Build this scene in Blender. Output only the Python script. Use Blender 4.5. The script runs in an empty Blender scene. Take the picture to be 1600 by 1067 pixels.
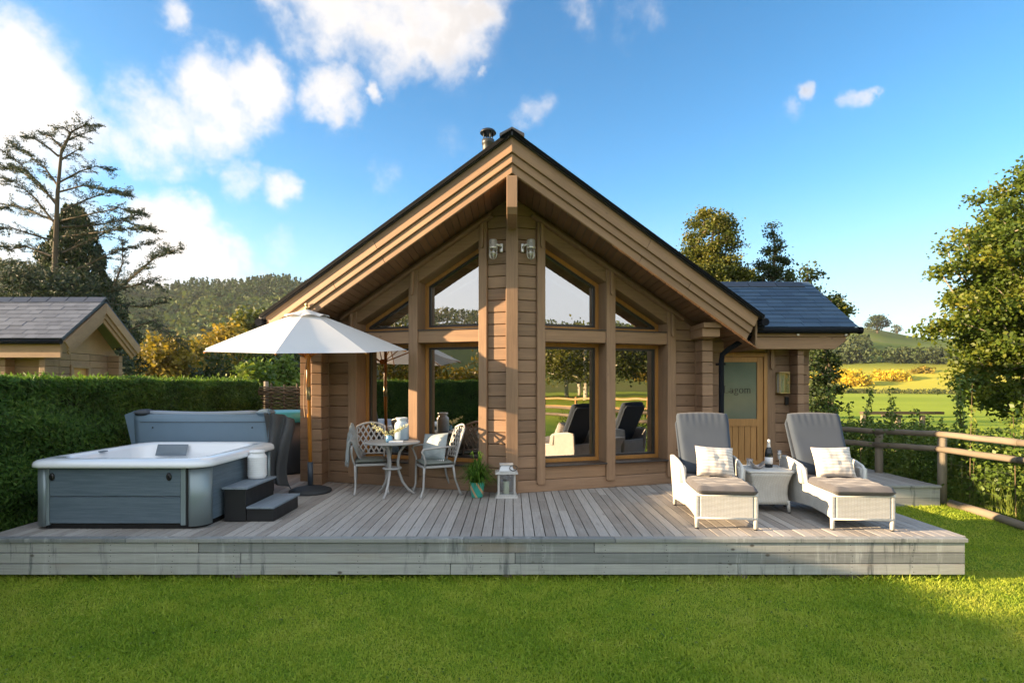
import bpy, math, random
import numpy as np
from mathutils import Vector, Matrix
R = math.radians
sc = bpy.context.scene
col = sc.collection
rng = random.Random(7)
nr = np.random.default_rng(7)

# ------------------------------------------------------------------ camera
EYE = 1.92
FPX = 850.0
cam = bpy.data.cameras.new('camera')
cam.lens = FPX / 1600 * 36
cam.sensor_width = 36
cam.shift_y = 66.5 / 1600
cam.clip_end = 5000
cam.clip_start = 0.05
camo = bpy.data.objects.new('camera', cam)
camo.location = (0, 0, EYE)
camo.rotation_euler = (R(90), 0, 0)
col.objects.link(camo)
sc.camera = camo

# ------------------------------------------------------------------ light
SUN_EL, SUN_AZ = 12.0, 263.0          # azimuth clockwise from +Y
sd = Vector((math.sin(R(SUN_AZ)) * math.cos(R(SUN_EL)), math.cos(R(SUN_AZ)) * math.cos(R(SUN_EL)), math.sin(R(SUN_EL))))
sun = bpy.data.lights.new('sun', 'SUN')
sun.energy = 4.2
sun.angle = R(0.55)
sun.color = (1.0, 0.71, 0.42)
suno = bpy.data.objects.new('sun', sun)
suno.rotation_euler = sd.to_track_quat('Z', 'Y').to_euler()
col.objects.link(suno)

sc.view_settings.view_transform = 'Standard'
sc.view_settings.look = 'None'
sc.view_settings.exposure = 2.34
sc.view_settings.gamma = 1
sc.render.engine = 'CYCLES'
sc.cycles.use_denoising = True
sc.cycles.max_bounces = 8
sc.cycles.transparent_max_bounces = 16
sc.cycles.caustics_reflective = False
sc.cycles.caustics_refractive = False

# ------------------------------------------------------------------ node helpers
class NT:
    def __init__(s, nt):
        s.nt = nt
    def n(s, t, **kw):
        nd = s.nt.nodes.new(t)
        for k, v in kw.items():
            setattr(nd, k, v)
        return nd
    def put(s, sock, v):
        if isinstance(v, bpy.types.NodeSocket):
            s.nt.links.new(v, sock)
        elif isinstance(v, (tuple, list)) and len(v) == 3 and sock.type == 'RGBA':
            sock.default_value = (*v, 1)
        else:
            sock.default_value = v
    def math(s, op, a, b=0.0, c=None, clamp=False):
        nd = s.n('ShaderNodeMath', operation=op, use_clamp=clamp)
        s.put(nd.inputs[0], a); s.put(nd.inputs[1], b)
        if c is not None: s.put(nd.inputs[2], c)
        return nd.outputs[0]
    def vmath(s, op, a, b=(0, 0, 0)):
        nd = s.n('ShaderNodeVectorMath', operation=op)
        s.put(nd.inputs[0], a)
        if op == 'SCALE': s.put(nd.inputs['Scale'], b)
        else: s.put(nd.inputs[1], b)
        return nd.outputs['Value'] if op in ('LENGTH', 'DISTANCE', 'DOT_PRODUCT') else nd.outputs[0]
    def mix(s, f, a, b, blend='MIX'):
        nd = s.n('ShaderNodeMix', data_type='RGBA', blend_type=blend)
        s.put(nd.inputs[0], f); s.put(nd.inputs[6], a); s.put(nd.inputs[7], b)
        return nd.outputs[2]
    def noise(s, vec, scale, detail=4, rough=0.55, dist=0.0):
        nd = s.n('ShaderNodeTexNoise')
        if vec is not None: s.put(nd.inputs['Vector'], vec)
        nd.inputs['Scale'].default_value = scale
        nd.inputs['Detail'].default_value = detail
        nd.inputs['Roughness'].default_value = rough
        nd.inputs['Distortion'].default_value = dist
        return nd.outputs[0]
    def ss(s, v, a, b, lo=0.0, hi=1.0):
        nd = s.n('ShaderNodeMapRange', interpolation_type='SMOOTHSTEP')
        s.put(nd.inputs[0], v)
        nd.inputs[1].default_value = a; nd.inputs[2].default_value = b
        nd.inputs[3].default_value = lo; nd.inputs[4].default_value = hi
        return nd.outputs[0]
    def ramp(s, v, stops):
        nd = s.n('ShaderNodeValToRGB')
        s.put(nd.inputs[0], v)
        e = nd.color_ramp.elements
        while len(e) < len(stops): e.new(0.5)
        for q, (p, c) in zip(e, stops):
            q.position = p; q.color = (*c, 1)
        return nd.outputs[0]
    def xyz(s, v):
        nd = s.n('ShaderNodeSeparateXYZ'); s.put(nd.inputs[0], v); return nd.outputs
    def comb(s, x, y, z):
        nd = s.n('ShaderNodeCombineXYZ')
        for i, v in enumerate((x, y, z)): s.put(nd.inputs[i], v)
        return nd.outputs[0]
    def obj(s):
        return s.n('ShaderNodeTexCoord').outputs['Object']
    def pos(s):
        return s.n('ShaderNodeNewGeometry').outputs['Position']
    def attr(s, name='rnd'):
        return s.n('ShaderNodeAttribute', attribute_name=name).outputs['Fac']
    def bump(s, h, strength=0.3, dist=0.01):
        nd = s.n('ShaderNodeBump')
        s.put(nd.inputs['Height'], h)
        nd.inputs['Strength'].default_value = strength
        nd.inputs['Distance'].default_value = dist
        return nd.outputs[0]

# ------------------------------------------------------------------ sky
def pdir(px, py):
    return Vector(((px - 800) / FPX, 1, (600 - py) / FPX)).normalized()

world = bpy.data.worlds.new('World')
sc.world = world
world.use_nodes = True
W = NT(world.node_tree)
bg = world.node_tree.nodes['Background']
bg.inputs[1].default_value = 0.15
sky = W.n('ShaderNodeTexSky', sky_type='NISHITA', sun_disc=False)
sky.sun_elevation = R(SUN_EL)
sky.sun_rotation = R(SUN_AZ)
sky.altitude = 200
sky.air_density = 1.0
sky.dust_density = 0.6
sky.ozone_density = 2.0
gen = W.n('ShaderNodeTexCoord').outputs['Generated']
hs = W.n('ShaderNodeHueSaturation')
W.put(hs.inputs['Color'], sky.outputs[0])
hs.inputs['Saturation'].default_value = 1.27
hs.inputs['Value'].default_value = 0.59
# soft shoulder for the very bright horizon
den = W.vmath('ADD', W.vmath('SCALE', hs.outputs[0], 0.11), (1, 1, 1))
skyc = W.vmath('DIVIDE', hs.outputs[0], den)
skyc = W.vmath('MULTIPLY', skyc, (0.80, 0.98, 1.06))
skyc = W.vmath('MAXIMUM', skyc, (0.03, 0.05, 0.08))
# clouds: soft lobes of sky directions broken up by fractal noise
CLOUDS = [  # px, py, radius, weight
    (20, 130, 165, 1.25), (-120, 230, 230, 1.2), (85, 200, 130, 1.0), (40, 330, 150, .62), (30, 430, 150, .75),
    (235, 195, 110, .85), (330, 150, 110, 1.0), (400, 140, 85, 1.0), (300, 195, 90, .8), (250, 240, 70, .55),
    (265, 25, 45, .75), (350, 75, 45, .5), (620, 30, 130, 1.0), (530, 10, 120, .95), (690, 30, 120, .95), (640, 80, 70, .8), (745, 10, 70, .8), (460, -10, 70, .6),
    (520, 155, 62, .8), (585, 152, 26, .75), (375, 272, 62, .62), (435, 298, 48, .72), (600, 272, 45, .42), (440, 385, 45, .4),
    (270, 370, 90, 1.05), (330, 400, 80, 1.0), (250, 430, 120, 1.0), (370, 430, 70, .75),
    (835, 172, 40, .5), (760, 110, 18, .6), (1262, 150, 26, .55), (1240, 188, 30, .4), (1338, 160, 30, .5), (905, 15, 60, .5), (1000, 20, 60, .4), (700, 235, 40, .3),
]
wn = W.n('ShaderNodeTexNoise'); W.put(wn.inputs['Vector'], gen)
wn.inputs['Scale'].default_value = 9; wn.inputs['Detail'].default_value = 6; wn.inputs['Roughness'].default_value = 0.6
warp = W.vmath('SCALE', W.vmath('SUBTRACT', wn.outputs['Color'], (.5, .5, .5)), 0.11)
dirw = W.vmath('ADD', gen, warp)
field = None
for (px, py, r, wgt) in CLOUDS:
    d0 = pdir(px, py)
    rr = (pdir(px + r, py) - d0).length
    d = W.vmath('DISTANCE', dirw, tuple(d0))
    v = W.ss(d, rr * 1.15, rr * 0.15, 0, wgt)
    field = v if field is None else W.math('MAXIMUM', field, v)
n1 = W.noise(gen, 7.0, 9, 0.62, 0.25)
n2 = W.noise(gen, 26.0, 6, 0.6, 0.1)
nz = W.math('ADD', W.math('MULTIPLY', W.math('SUBTRACT', n1, 0.5), 1.5), W.math('MULTIPLY', W.math('SUBTRACT', n2, 0.5), 0.85))
dens = W.math('ADD', field, W.math('MULTIPLY', nz, W.ss(field, 0.0, 0.35)))
mask = W.ss(dens, 0.08, 1.05)
# towards the sun the cloud is brightest, its thick underside greyer
sdot = W.vmath('DOT_PRODUCT', gen, tuple(sd))
near = W.ss(sdot, -0.35, 0.45)
thick = W.ss(W.math('ADD', dens, W.math('MULTIPLY', W.math('SUBTRACT', n2, 0.5), 1.6)), 0.65, 1.25)
ccol = W.mix(thick, (1.36, 1.29, 1.26), (0.80, 0.76, 0.78))
ccol = W.mix(W.math('MULTIPLY', near, 0.9), ccol, (1.55, 1.48, 1.40))
# low sky pales towards the horizon; the sky behind the camera is a bright high overcast
gx = W.xyz(gen)
skyc = W.vmath('SCALE', skyc, W.ss(gx[2], 0.22, 0.62, 1.0, .80))
skyc = W.mix(W.ss(gx[2], 0.34, -0.02, 0, .62), skyc, (1.38, 1.53, 1.64))
back = W.ss(W.math('ADD', gx[1], W.math('MULTIPLY', nz, .12)), 0.10, -0.35)
W.put(bg.inputs[0], W.mix(W.math('MULTIPLY', back, .92), W.mix(mask, skyc, ccol), (1.86, 1.98, 2.12)))

# ------------------------------------------------------------------ mesh builder
def unit(v):
    v = Vector(v); return v / (v.length or 1)

class MB:
    def __init__(s):
        s.v = []; s.f = []; s.r = []; s.sm = []
    def add(s, vs, fs, rnd=None, smooth=False, M=None):
        b = len(s.v)
        if rnd is None: rnd = rng.random()
        for p in vs:
            s.v.append(tuple(M @ Vector(p)) if M is not None else tuple(p))
        for f in fs:
            s.f.append(tuple(b + i for i in f)); s.r.append(rnd); s.sm.append(smooth)
        return s
    def box(s, x0, x1, y0, y1, z0, z1, rnd=None, M=None):
        vs = [(x, y, z) for z in (z0, z1) for y in (y0, y1) for x in (x0, x1)]
        fs = [(0, 2, 3, 1), (4, 5, 7, 6), (0, 1, 5, 4), (2, 6, 7, 3), (0, 4, 6, 2), (1, 3, 7, 5)]
        return s.add(vs, fs, rnd, False, M)
    def prism(s, poly, a0, a1, axis='y', rnd=None, M=None, smooth=False):
        """poly: 2-D outline extruded along axis ('x': (y,z); 'y': (x,z); 'z': (x,y))"""
        n = len(poly)
        def mk(p, a):
            return {'x': (a, p[0], p[1]), 'y': (p[0], a, p[1]), 'z': (p[0], p[1], a)}[axis]
        vs = [mk(p, a0) for p in poly] + [mk(p, a1) for p in poly]
        area = sum(poly[i][0] * poly[(i + 1) % n][1] - poly[(i + 1) % n][0] * poly[i][1] for i in range(n))
        ccw = area > 0
        if axis == 'y': ccw = not ccw
        idx = list(range(n)) if ccw else list(range(n))[::-1]
        fs = [tuple(idx[::-1]), tuple(n + i for i in idx)]
        s.add(vs, fs, rnd, False, M)
        rr = s.r[-1]
        b = len(s.v) - 2 * n
        for k in range(n):
            i, j = idx[k], idx[(k + 1) % n]
            s.f.append((b + i, b + j, b + n + j, b + n + i)); s.r.append(rr); s.sm.append(smooth)
        return s
    def bar(s, p0, p1, w, h, up=(0, 0, 1), rnd=None):
        """a rectangular bar from p0 to p1, w wide across, h along up"""
        p0, p1 = Vector(p0), Vector(p1)
        d = (p1 - p0); L = d.length; d = d / L
        u = Vector(up); u = (u - d * u.dot(d)).normalized(); a = d.cross(u)
        M = Matrix((( d.x, a.x, u.x, p0.x), (d.y, a.y, u.y, p0.y), (d.z, a.z, u.z, p0.z), (0, 0, 0, 1)))
        return s.box(0, L, -w / 2, w / 2, -h / 2, h / 2, rnd, M)
    def tube(s, pts, r, n=8, cap=True, rnd=None, flat=1.0, up=None):
        pts = [Vector(p) for p in pts]; m = len(pts)
        rs = r if isinstance(r, (list, tuple)) else [r] * m
        tang = [unit((pts[min(i + 1, m - 1)] - pts[max(i - 1, 0)])) for i in range(m)]
        a = Vector(up) if up else (Vector((0, 0, 1)) if abs(tang[0].z) < 0.9 else Vector((1, 0, 0)))
        vs = []
        for i in range(m):
            t = tang[i]
            a = a - t * a.dot(t)
            a = a.normalized() if a.length > 1e-6 else t.orthogonal().normalized()
            b = t.cross(a)
            for k in range(n):
                th = 2 * math.pi * k / n
                vs.append(pts[i] + a * (math.cos(th) * rs[i]) + b * (math.sin(th) * rs[i] * flat))
        fs = []
        for i in range(m - 1):
            for k in range(n):
                k2 = (k + 1) % n
                fs.append((i * n + k, i * n + k2, (i + 1) * n + k2, (i + 1) * n + k))
        s.add(vs, fs, rnd, True)
        if cap:
            b = len(s.v) - m * n; rr = s.r[-1]
            s.f.append(tuple(b + k for k in range(n))[::-1]); s.r.append(rr); s.sm.append(False)
            s.f.append(tuple(b + (m - 1) * n + k for k in range(n))); s.r.append(rr); s.sm.append(False)
        return s
    def lathe(s, prof, n=24, c=(0, 0, 0), rnd=None, smooth=True, M=None):
        m = len(prof); vs = []; fs = []
        for (r, z) in prof:
            for k in range(n):
                th = 2 * math.pi * k / n
                vs.append((c[0] + r * math.cos(th), c[1] + r * math.sin(th), c[2] + z))
        for i in range(m - 1):
            for k in range(n):
                k2 = (k + 1) % n
                fs.append((i * n + k, i * n + k2, (i + 1) * n + k2, (i + 1) * n + k))
        s.add(vs, fs, rnd, smooth, M)
        b = len(s.v) - m * n; rr = s.r[-1]
        if prof[0][0] > 1e-4: s.f.append(tuple(b + k for k in range(n))[::-1]); s.r.append(rr); s.sm.append(False)
        if prof[-1][0] > 1e-4: s.f.append(tuple(b + (m - 1) * n + k for k in range(n))); s.r.append(rr); s.sm.append(False)
        return s
    def grid(s, fn, nu, nv, rnd=None, smooth=True, M=None):
        vs = [fn(i / nu, j / nv) for j in range(nv + 1) for i in range(nu + 1)]
        fs = [(j * (nu + 1) + i, j * (nu + 1) + i + 1, (j + 1) * (nu + 1) + i + 1, (j + 1) * (nu + 1) + i) for j in range(nv) for i in range(nu)]
        return s.add(vs, fs, rnd, smooth, M)
    def cushion(s, w, h, t, M=None, n=14, pinch=0.06, seed=0, crease=0.0):
        """a stuffed cushion in its own x-y plane, thickness along z"""
        rr = random.Random(seed); ph = [rr.uniform(0, 6.28) for _ in range(6)]
        def surf(sign):
            def fn(u, v):
                x, y = u * 2 - 1, v * 2 - 1
                k = max(0, (1 - abs(x) ** 3.2)) ** .5 * max(0, (1 - abs(y) ** 3.2)) ** .5
                px = x * w / 2 * (1 - pinch * (1 - y * y) * abs(x)); py = y * h / 2 * (1 - pinch * (1 - x * x) * abs(y))
                wr = crease * k * (math.sin(7 * x + 3 * y + ph[0]) + .7 * math.sin(11 * y - 5 * x + ph[1]) + .5 * math.sin(17 * x + ph[2]))
                return (px, py, sign * (t / 2 * k + wr))
            return fn
        s.grid(surf(1), n, n, .5, True, M)
        f0 = len(s.f)
        s.grid(surf(-1), n, n, .5, True, M)
        for i in range(f0, len(s.f)): s.f[i] = s.f[i][::-1]
        return s
    def build(s, name, mat, parent=None, W=None, bev=0.0, seg=2, sub=0):
        me = bpy.data.meshes.new(name)
        me.from_pydata(s.v, [], s.f)
        a = me.attributes.new('rnd', 'FLOAT', 'FACE')
        a.data.foreach_set('value', s.r)
        me.polygons.foreach_set('use_smooth', s.sm)
        me.materials.append(mat)
        me.update()
        return link(name, me, parent, W, bev, seg, sub)

def link(name, me, parent=None, W=None, bev=0.0, seg=2, sub=0):
    o = bpy.data.objects.new(name, me)
    col.objects.link(o)
    if parent is not None:
        o.parent = parent
        if W is not None: o.matrix_local = wm(parent).inverted() @ W
    elif W is not None:
        o.matrix_world = W
    if bev:
        m = o.modifiers.new('bevel', 'BEVEL'); m.width = bev; m.segments = seg; m.limit_method = 'ANGLE'; m.angle_limit = R(40)
    if sub:
        m = o.modifiers.new('subsurf', 'SUBSURF'); m.levels = sub; m.render_levels = sub
    return o

def wm(o):
    M = o.matrix_basis.copy()
    return wm(o.parent) @ M if o.parent else M
ID = Matrix.Identity(4)
def T(*a): return Matrix.Translation(Vector(a))
def RZ(deg): return Matrix.Rotation(R(deg), 4, 'Z')
def RX(deg): return Matrix.Rotation(R(deg), 4, 'X')
def RY(deg): return Matrix.Rotation(R(deg), 4, 'Y')

def tag(o, label=None, cat=None, group=None, kind=None):
    if label: o['label'] = label
    if cat: o['category'] = cat
    if group: o['group'] = group
    if kind: o['kind'] = kind
    return o
def thing(name, label, cat, loc=(0, 0, 0), rz=0.0, group=None):
    o = bpy.data.objects.new(name, None)
    o.empty_display_size = 0.2
    col.objects.link(o)
    o.location = loc
    o.rotation_euler = (0, 0, R(rz))
    return tag(o, label, cat, group)

def leaves(name, mat, pts, size, aspect=0.5, parent=None, W=None, normals=None, nmix=0.0, rnd=None, up=0.0, along=None, seed=1, fold=True):
    """many pointed leaf faces around pts (N,3); size scalar or (N,)"""
    g = np.random.default_rng(seed)
    P = np.asarray(pts, float); N = len(P)
    nrm = g.normal(size=(N, 3))
    if normals is not None: nrm = nrm * (1 - nmix) + np.asarray(normals) * nmix * 1.7
    nrm[:, 2] += up
    nrm /= np.linalg.norm(nrm, axis=1)[:, None] + 1e-9
    t = g.normal(size=(N, 3))
    if along is not None: t = t * 0.45 + np.asarray(along)
    t -= nrm * (t * nrm).sum(1)[:, None]
    t /= np.linalg.norm(t, axis=1)[:, None] + 1e-9
    b = np.cross(nrm, t)
    sz = (np.asarray(size) * np.ones(N) * g.uniform(.65, 1.3, N))[:, None]
    h = sz * .5; w = sz * aspect * .5
    bend = nrm * sz * g.uniform(-.12, .12, N)[:, None]
    V = np.stack([P - t * h, P + b * w + bend - t * h * .1, P + t * h, P - b * w + bend - t * h * .1], 1).reshape(-1, 3)
    me = bpy.data.meshes.new(name)
    me.vertices.add(4 * N); me.vertices.foreach_set('co', V.astype(np.float32).ravel())
    me.loops.add(4 * N); me.loops.foreach_set('vertex_index', np.arange(4 * N, dtype=np.int32))
    me.polygons.add(N)
    me.polygons.foreach_set('loop_start', np.arange(0, 4 * N, 4, dtype=np.int32))
    a = me.attributes.new('rnd', 'FLOAT', 'FACE')
    if rnd is None: rnd = g.random(N)
    a.data.foreach_set('value', np.asarray(rnd, np.float32))
    me.materials.append(mat)
    me.update(calc_edges=True)
    return link(name, me, parent, W)
# ------------------------------------------------------------------ materials
MATS = {}
def newmat(name):
    m = bpy.data.materials.new(name); m.use_nodes = True
    q = NT(m.node_tree)
    return m, q, m.node_tree.nodes['Principled BSDF']

def plain(name, c, rough=0.5, metal=0.0, var=0.06, scale=8.0, spec=0.5, bump=0.0, coat=0.0):
    m, q, p = newmat(name)
    n = q.noise(q.obj(), scale, 5, .6)
    d = q.math('MULTIPLY_ADD', q.math('SUBTRACT', n, .5), var * 4, 1.0)
    q.put(p.inputs['Base Color'], q.vmath('SCALE', tuple(c), d))
    q.put(p.inputs['Roughness'], q.math('MULTIPLY_ADD', q.math('SUBTRACT', n, .5), .25, rough, True))
    p.inputs['Metallic'].default_value = metal
    p.inputs['Specular IOR Level'].default_value = spec
    p.inputs['Coat Weight'].default_value = coat
    if bump: q.put(p.inputs['Normal'], q.bump(q.noise(q.obj(), scale * 14, 3), bump, .003))
    return m

def wood(name, c, axis='x', var=.22, rough=.55, knots=.5, grain=60.0, dirt=0.0, dirtc=(.5, .5, .5), bump=.25, spec=.35):
    """boards with grain along axis; each plank (attribute rnd) differs a little"""
    m, q, p = newmat(name)
    rnd = q.attr()
    off = q.vmath('SCALE', (13.7, 31.1, 7.3), rnd)
    co = q.vmath('ADD', q.obj(), off)
    sc3 = {'x': (.045, 1, 1), 'y': (1, .045, 1), 'z': (1, 1, .045)}[axis]
    g = q.noise(q.vmath('MULTIPLY', co, sc3), grain, 5, .65, .6)
    big = q.noise(q.vmath('MULTIPLY', co, tuple(.35 if k < .5 else 1 for k in sc3)), 5, 3)
    d = q.math('ADD', q.math('MULTIPLY', q.math('SUBTRACT', g, .5), .75), q.math('MULTIPLY', q.math('SUBTRACT', big, .5), .55))
    d = q.math('ADD', d, q.math('MULTIPLY', q.math('SUBTRACT', rnd, .5), 2 * var))
    colr = q.vmath('SCALE', tuple(c), q.math('ADD', d, 1.0))
    if knots:
        vo = q.n('ShaderNodeTexVoronoi', feature='F1')
        q.put(vo.inputs['Vector'], q.vmath('MULTIPLY', co, tuple(.55 if k < .5 else 1 for k in sc3)))
        vo.inputs['Scale'].default_value = 4.2
        k = q.ss(vo.outputs['Distance'], .085, .03)
        colr = q.mix(q.math('MULTIPLY', k, knots), colr, tuple(x * .38 for x in c))
    if dirt:
        n3 = q.noise(q.vmath('MULTIPLY', q.obj(), (1, 1, .25)), 3.2, 6, .65)
        colr = q.mix(q.math('MULTIPLY', q.ss(n3, .45, .75), dirt), colr, dirtc)
    q.put(p.inputs['Base Color'], colr)
    q.put(p.inputs['Roughness'], q.math('MULTIPLY_ADD', g, .25, rough - .1))
    p.inputs['Specular IOR Level'].default_value = spec
    q.put(p.inputs['Normal'], q.bump(g, bump, .004))
    return m

def foliage(name, stops, trans=.3, rough=.55, vscale=.6, vamp=.35):
    m, q, p = newmat(name)
    rnd = q.attr()
    big = q.noise(q.pos(), vscale, 3)
    v = q.math('ADD', q.math('MULTIPLY', rnd, 1 - vamp), q.math('MULTIPLY', big, vamp))
    c = q.ramp(v, stops)
    q.put(p.inputs['Base Color'], c)
    p.inputs['Roughness'].default_value = rough
    p.inputs['Specular IOR Level'].default_value = .3
    tr = q.n('ShaderNodeBsdfTranslucent'); q.put(tr.inputs[0], q.vmath('MULTIPLY', c, (1.3, 1.25, .7)))
    mx = q.n('ShaderNodeMixShader'); mx.inputs[0].default_value = trans
    out = m.node_tree.nodes['Material Output']
    m.node_tree.links.new(p.outputs[0], mx.inputs[1]); m.node_tree.links.new(tr.outputs[0], mx.inputs[2])
    m.node_tree.links.new(mx.outputs[0], out.inputs[0])
    return m

BR = (.268, .170, .104)
M_log = wood('log_cladding', BR, 'x', .17, .58, .6, 40, .16, (.20, .15, .11), .35)
M_trim = wood('trim_timber', (.285, .18, .108), 'z', .08, .5, .3, 40)
M_rake = wood('rake_timber', (.29, .18, .104), 'x', .13, .55, .6, 40, .15, (.21, .155, .11), .35)
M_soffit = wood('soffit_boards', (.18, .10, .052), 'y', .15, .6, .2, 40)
M_oak = wood('window_oak', (.40, .19, .05), 'z', .08, .4, .1, 50)
M_door = wood('door_oak', (.46, .25, .09), 'z', .08, .4, .1, 50)
M_post = wood('fence_timber', (.21, .175, .13), 'x', .15, .75, .4, 40, .35, (.13, .12, .09))
M_postz = wood('fence_post_timber', (.24, .205, .155), 'z', .15, .75, .4, 40, .35, (.13, .13, .09))
M_bark = wood('bark', (.10, .075, .05), 'z', .2, .85, 0, 25, .3, (.16, .15, .12), .7)
M_pale_bark = wood('pale_bark', (.24, .21, .16), 'z', .2, .85, 0, 25, .4, (.1, .1, .07), .6)
M_pole = wood('pole_wood', (.55, .215, .03), 'z', .06, .35, .1, 60, 0, bump=.1)
M_twig = plain('twig', (.16, .11, .06), .8)
M_hurdle = wood('woven_hazel', (.12, .085, .05), 'x', .35, .8, 0, 50)

def deckmat():
    m, q, p = newmat('weathered_deck')
    rnd = q.attr()
    co = q.vmath('ADD', q.obj(), q.vmath('SCALE', (13.7, 31.1, 7.3), rnd))
    g = q.noise(q.vmath('MULTIPLY', co, (1, .04, 1)), 70, 5, .7, .4)
    big = q.noise(q.obj(), 1.3, 5, .6)
    spl = q.noise(q.vmath('MULTIPLY', co, (1, .22, 1)), 9, 5, .7)
    c = q.mix(rnd, (.28, .255, .23), (.45, .425, .395))
    c = q.vmath('SCALE', c, q.math('MULTIPLY_ADD', q.math('SUBTRACT', g, .5), 1.0, 1.0))
    c = q.mix(q.math('MULTIPLY', q.ss(big, .42, .7), .45), c, (.44, .425, .405))
    c = q.mix(q.math('MULTIPLY', q.ss(spl, .60, .78), .55), c, (.52, .49, .45))
    c = q.mix(q.math('MULTIPLY', q.ss(spl, .40, .25), .5), c, (.155, .135, .12))
    # ribs milled along every plank
    x = q.xyz(q.obj())[0]
    rib = q.math('SINE', q.math('MULTIPLY', x, 2 * math.pi / .0137))
    q.put(p.inputs['Base Color'], q.vmath('SCALE', c, q.math('MULTIPLY_ADD', rib, .05, .97)))
    p.inputs['Roughness'].default_value = .72
    p.inputs['Specular IOR Level'].default_value = .3
    q.put(p.inputs['Normal'], q.bump(q.math('ADD', q.math('MULTIPLY', rib, .5), g), .35, .003))
    return m
M_deck = deckmat()

def fasciamat():
    m, q, p = newmat('weathered_fascia')
    rnd = q.attr()
    co = q.vmath('ADD', q.obj(), q.vmath('SCALE', (13.7, 31.1, 7.3), rnd))
    g = q.noise(q.vmath('MULTIPLY', co, (.03, 1, 1)), 75, 6, .7, .8)
    c = q.mix(rnd, (.19, .205, .205), (.39, .40, .385))
    c = q.vmath('SCALE', c, q.math('MULTIPLY_ADD', q.math('SUBTRACT', g, .5), .95, 1.0))
    # water runs: streaks down the face
    st = q.noise(q.vmath('MULTIPLY', q.obj(), (1, 1, .10)), 13, 5, .7)
    zone = q.noise(q.vmath('MULTIPLY', q.obj(), (1, 1, .0)), .9, 2)
    z2 = q.ss(zone, .38, .56)
    c = q.mix(q.math('MULTIPLY', q.math('MULTIPLY', q.ss(st, .52, .72), z2), .6), c, (.54, .57, .56))
    st2 = q.noise(q.vmath('MULTIPLY', q.vmath('ADD', q.obj(), (5, 0, 3)), (1, 1, .12)), 11, 5, .7)
    c = q.mix(q.math('MULTIPLY', q.math('MULTIPLY', q.ss(st2, .53, .66), z2), .8), c, (.10, .115, .118))
    br = q.noise(q.vmath('MULTIPLY', co, (.5, 1, 1)), 2.4, 3)
    c = q.mix(q.math('MULTIPLY', q.ss(br, .55, .75), .4), c, (.30, .22, .14))
    vo = q.n('ShaderNodeTexVoronoi', feature='F1')
    q.put(vo.inputs['Vector'], q.vmath('MULTIPLY', co, (.75, 1, 1.2))); vo.inputs['Scale'].default_value = 4.6
    c = q.mix(q.ss(vo.outputs['Distance'], .11, .045, 0, .85), c, (.075, .065, .05))
    q.put(p.inputs['Base Color'], c)
    p.inputs['Roughness'].default_value = .75
    p.inputs['Specular IOR Level'].default_value = .25
    q.put(p.inputs['Normal'], q.bump(g, .4, .004))
    return m
M_fascia = fasciamat()

def slatemat(name, c, c2, rough=.35):
    m, q, p = newmat(name)
    rnd = q.attr()
    n = q.noise(q.vmath('ADD', q.obj(), q.vmath('SCALE', (9, 17, 5), rnd)), 9, 6, .65)
    k = q.math('ADD', q.math('MULTIPLY', rnd, .7), q.math('MULTIPLY', n, .45))
    q.put(p.inputs['Base Color'], q.mix(k, c, c2))
    q.put(p.inputs['Roughness'], q.math('MULTIPLY_ADD', n, .3, rough - .1))
    q.put(p.inputs['Normal'], q.bump(n, .4, .006))
    return m
M_slate = slatemat('blue_slate', (.028, .05, .085), (.06, .10, .15), .5)
M_slate_ridge = slatemat('ridge_slate', (.035, .04, .05), (.06, .065, .08))
M_slate_grey = slatemat('grey_slate', (.042, .060, .095), (.10, .125, .17), .75)
M_black = plain('black_metal', (.012, .013, .015), .4)
M_pipe = plain('downpipe_metal', (.008, .010, .014), .75, 0, .05, 8, .12)
M_verge = plain('verge_black', (.007, .008, .009), .85, 0, .05, 8, .08)
M_flue = plain('flue_steel', (.055, .06, .06), .45, .6)
M_brass = plain('aged_brass', (.46, .36, .18), .35, .9)
M_chrome = plain('bulkhead_metal', (.74, .73, .70), .3, .6)
M_alu = plain('dark_sash', (.035, .03, .028), .4)

def glassmat(name, refl=.62, rtint=(.95, .86, .78), ttint=(.5, .48, .46), wob=.0):
    m, q, p = newmat(name)
    nt = m.node_tree
    nt.nodes.remove(p)
    fr = q.n('ShaderNodeLayerWeight'); fr.inputs[0].default_value = .5
    tr = q.n('ShaderNodeBsdfTransparent'); q.put(tr.inputs[0], ttint)
    gl = q.n('ShaderNodeBsdfGlossy'); q.put(gl.inputs[0], rtint); gl.inputs['Roughness'].default_value = .0
    if wob: q.put(gl.inputs['Normal'], q.bump(q.noise(q.obj(), 1.6, 1), wob, .02))
    mx = q.n('ShaderNodeMixShader')
    q.put(mx.inputs[0], q.math('MULTIPLY_ADD', q.math('POWER', fr.outputs['Facing'], 4.0), .9 * (1 - refl), refl))
    nt.links.new(tr.outputs[0], mx.inputs[1]); nt.links.new(gl.outputs[0], mx.inputs[2])
    nt.links.new(mx.outputs[0], nt.nodes['Material Output'].inputs[0])
    return m
M_glass = glassmat('coated_glass', .48, (.93, .90, .87), (.36, .34, .32), .06)
M_clear = glassmat('clear_glass', .13, (1, 1, 1), (.90, .92, .93))
M_lamp_glass = glassmat('lamp_glass', .15, (1, 1, 1), (.9, .9, .88))

def doorglassmat():
    m, q, p = newmat('green_reflection_glass')
    q.put(p.inputs['Base Color'], q.mix(q.noise(q.obj(), 2.2, 4), (.07, .115, .095), (.16, .20, .17)))  # greenish tree reflection put into the pane's base colour
    p.inputs['Roughness'].default_value = .12
    p.inputs['Specular IOR Level'].default_value = .9
    return m
M_door_glass = doorglassmat()

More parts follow.
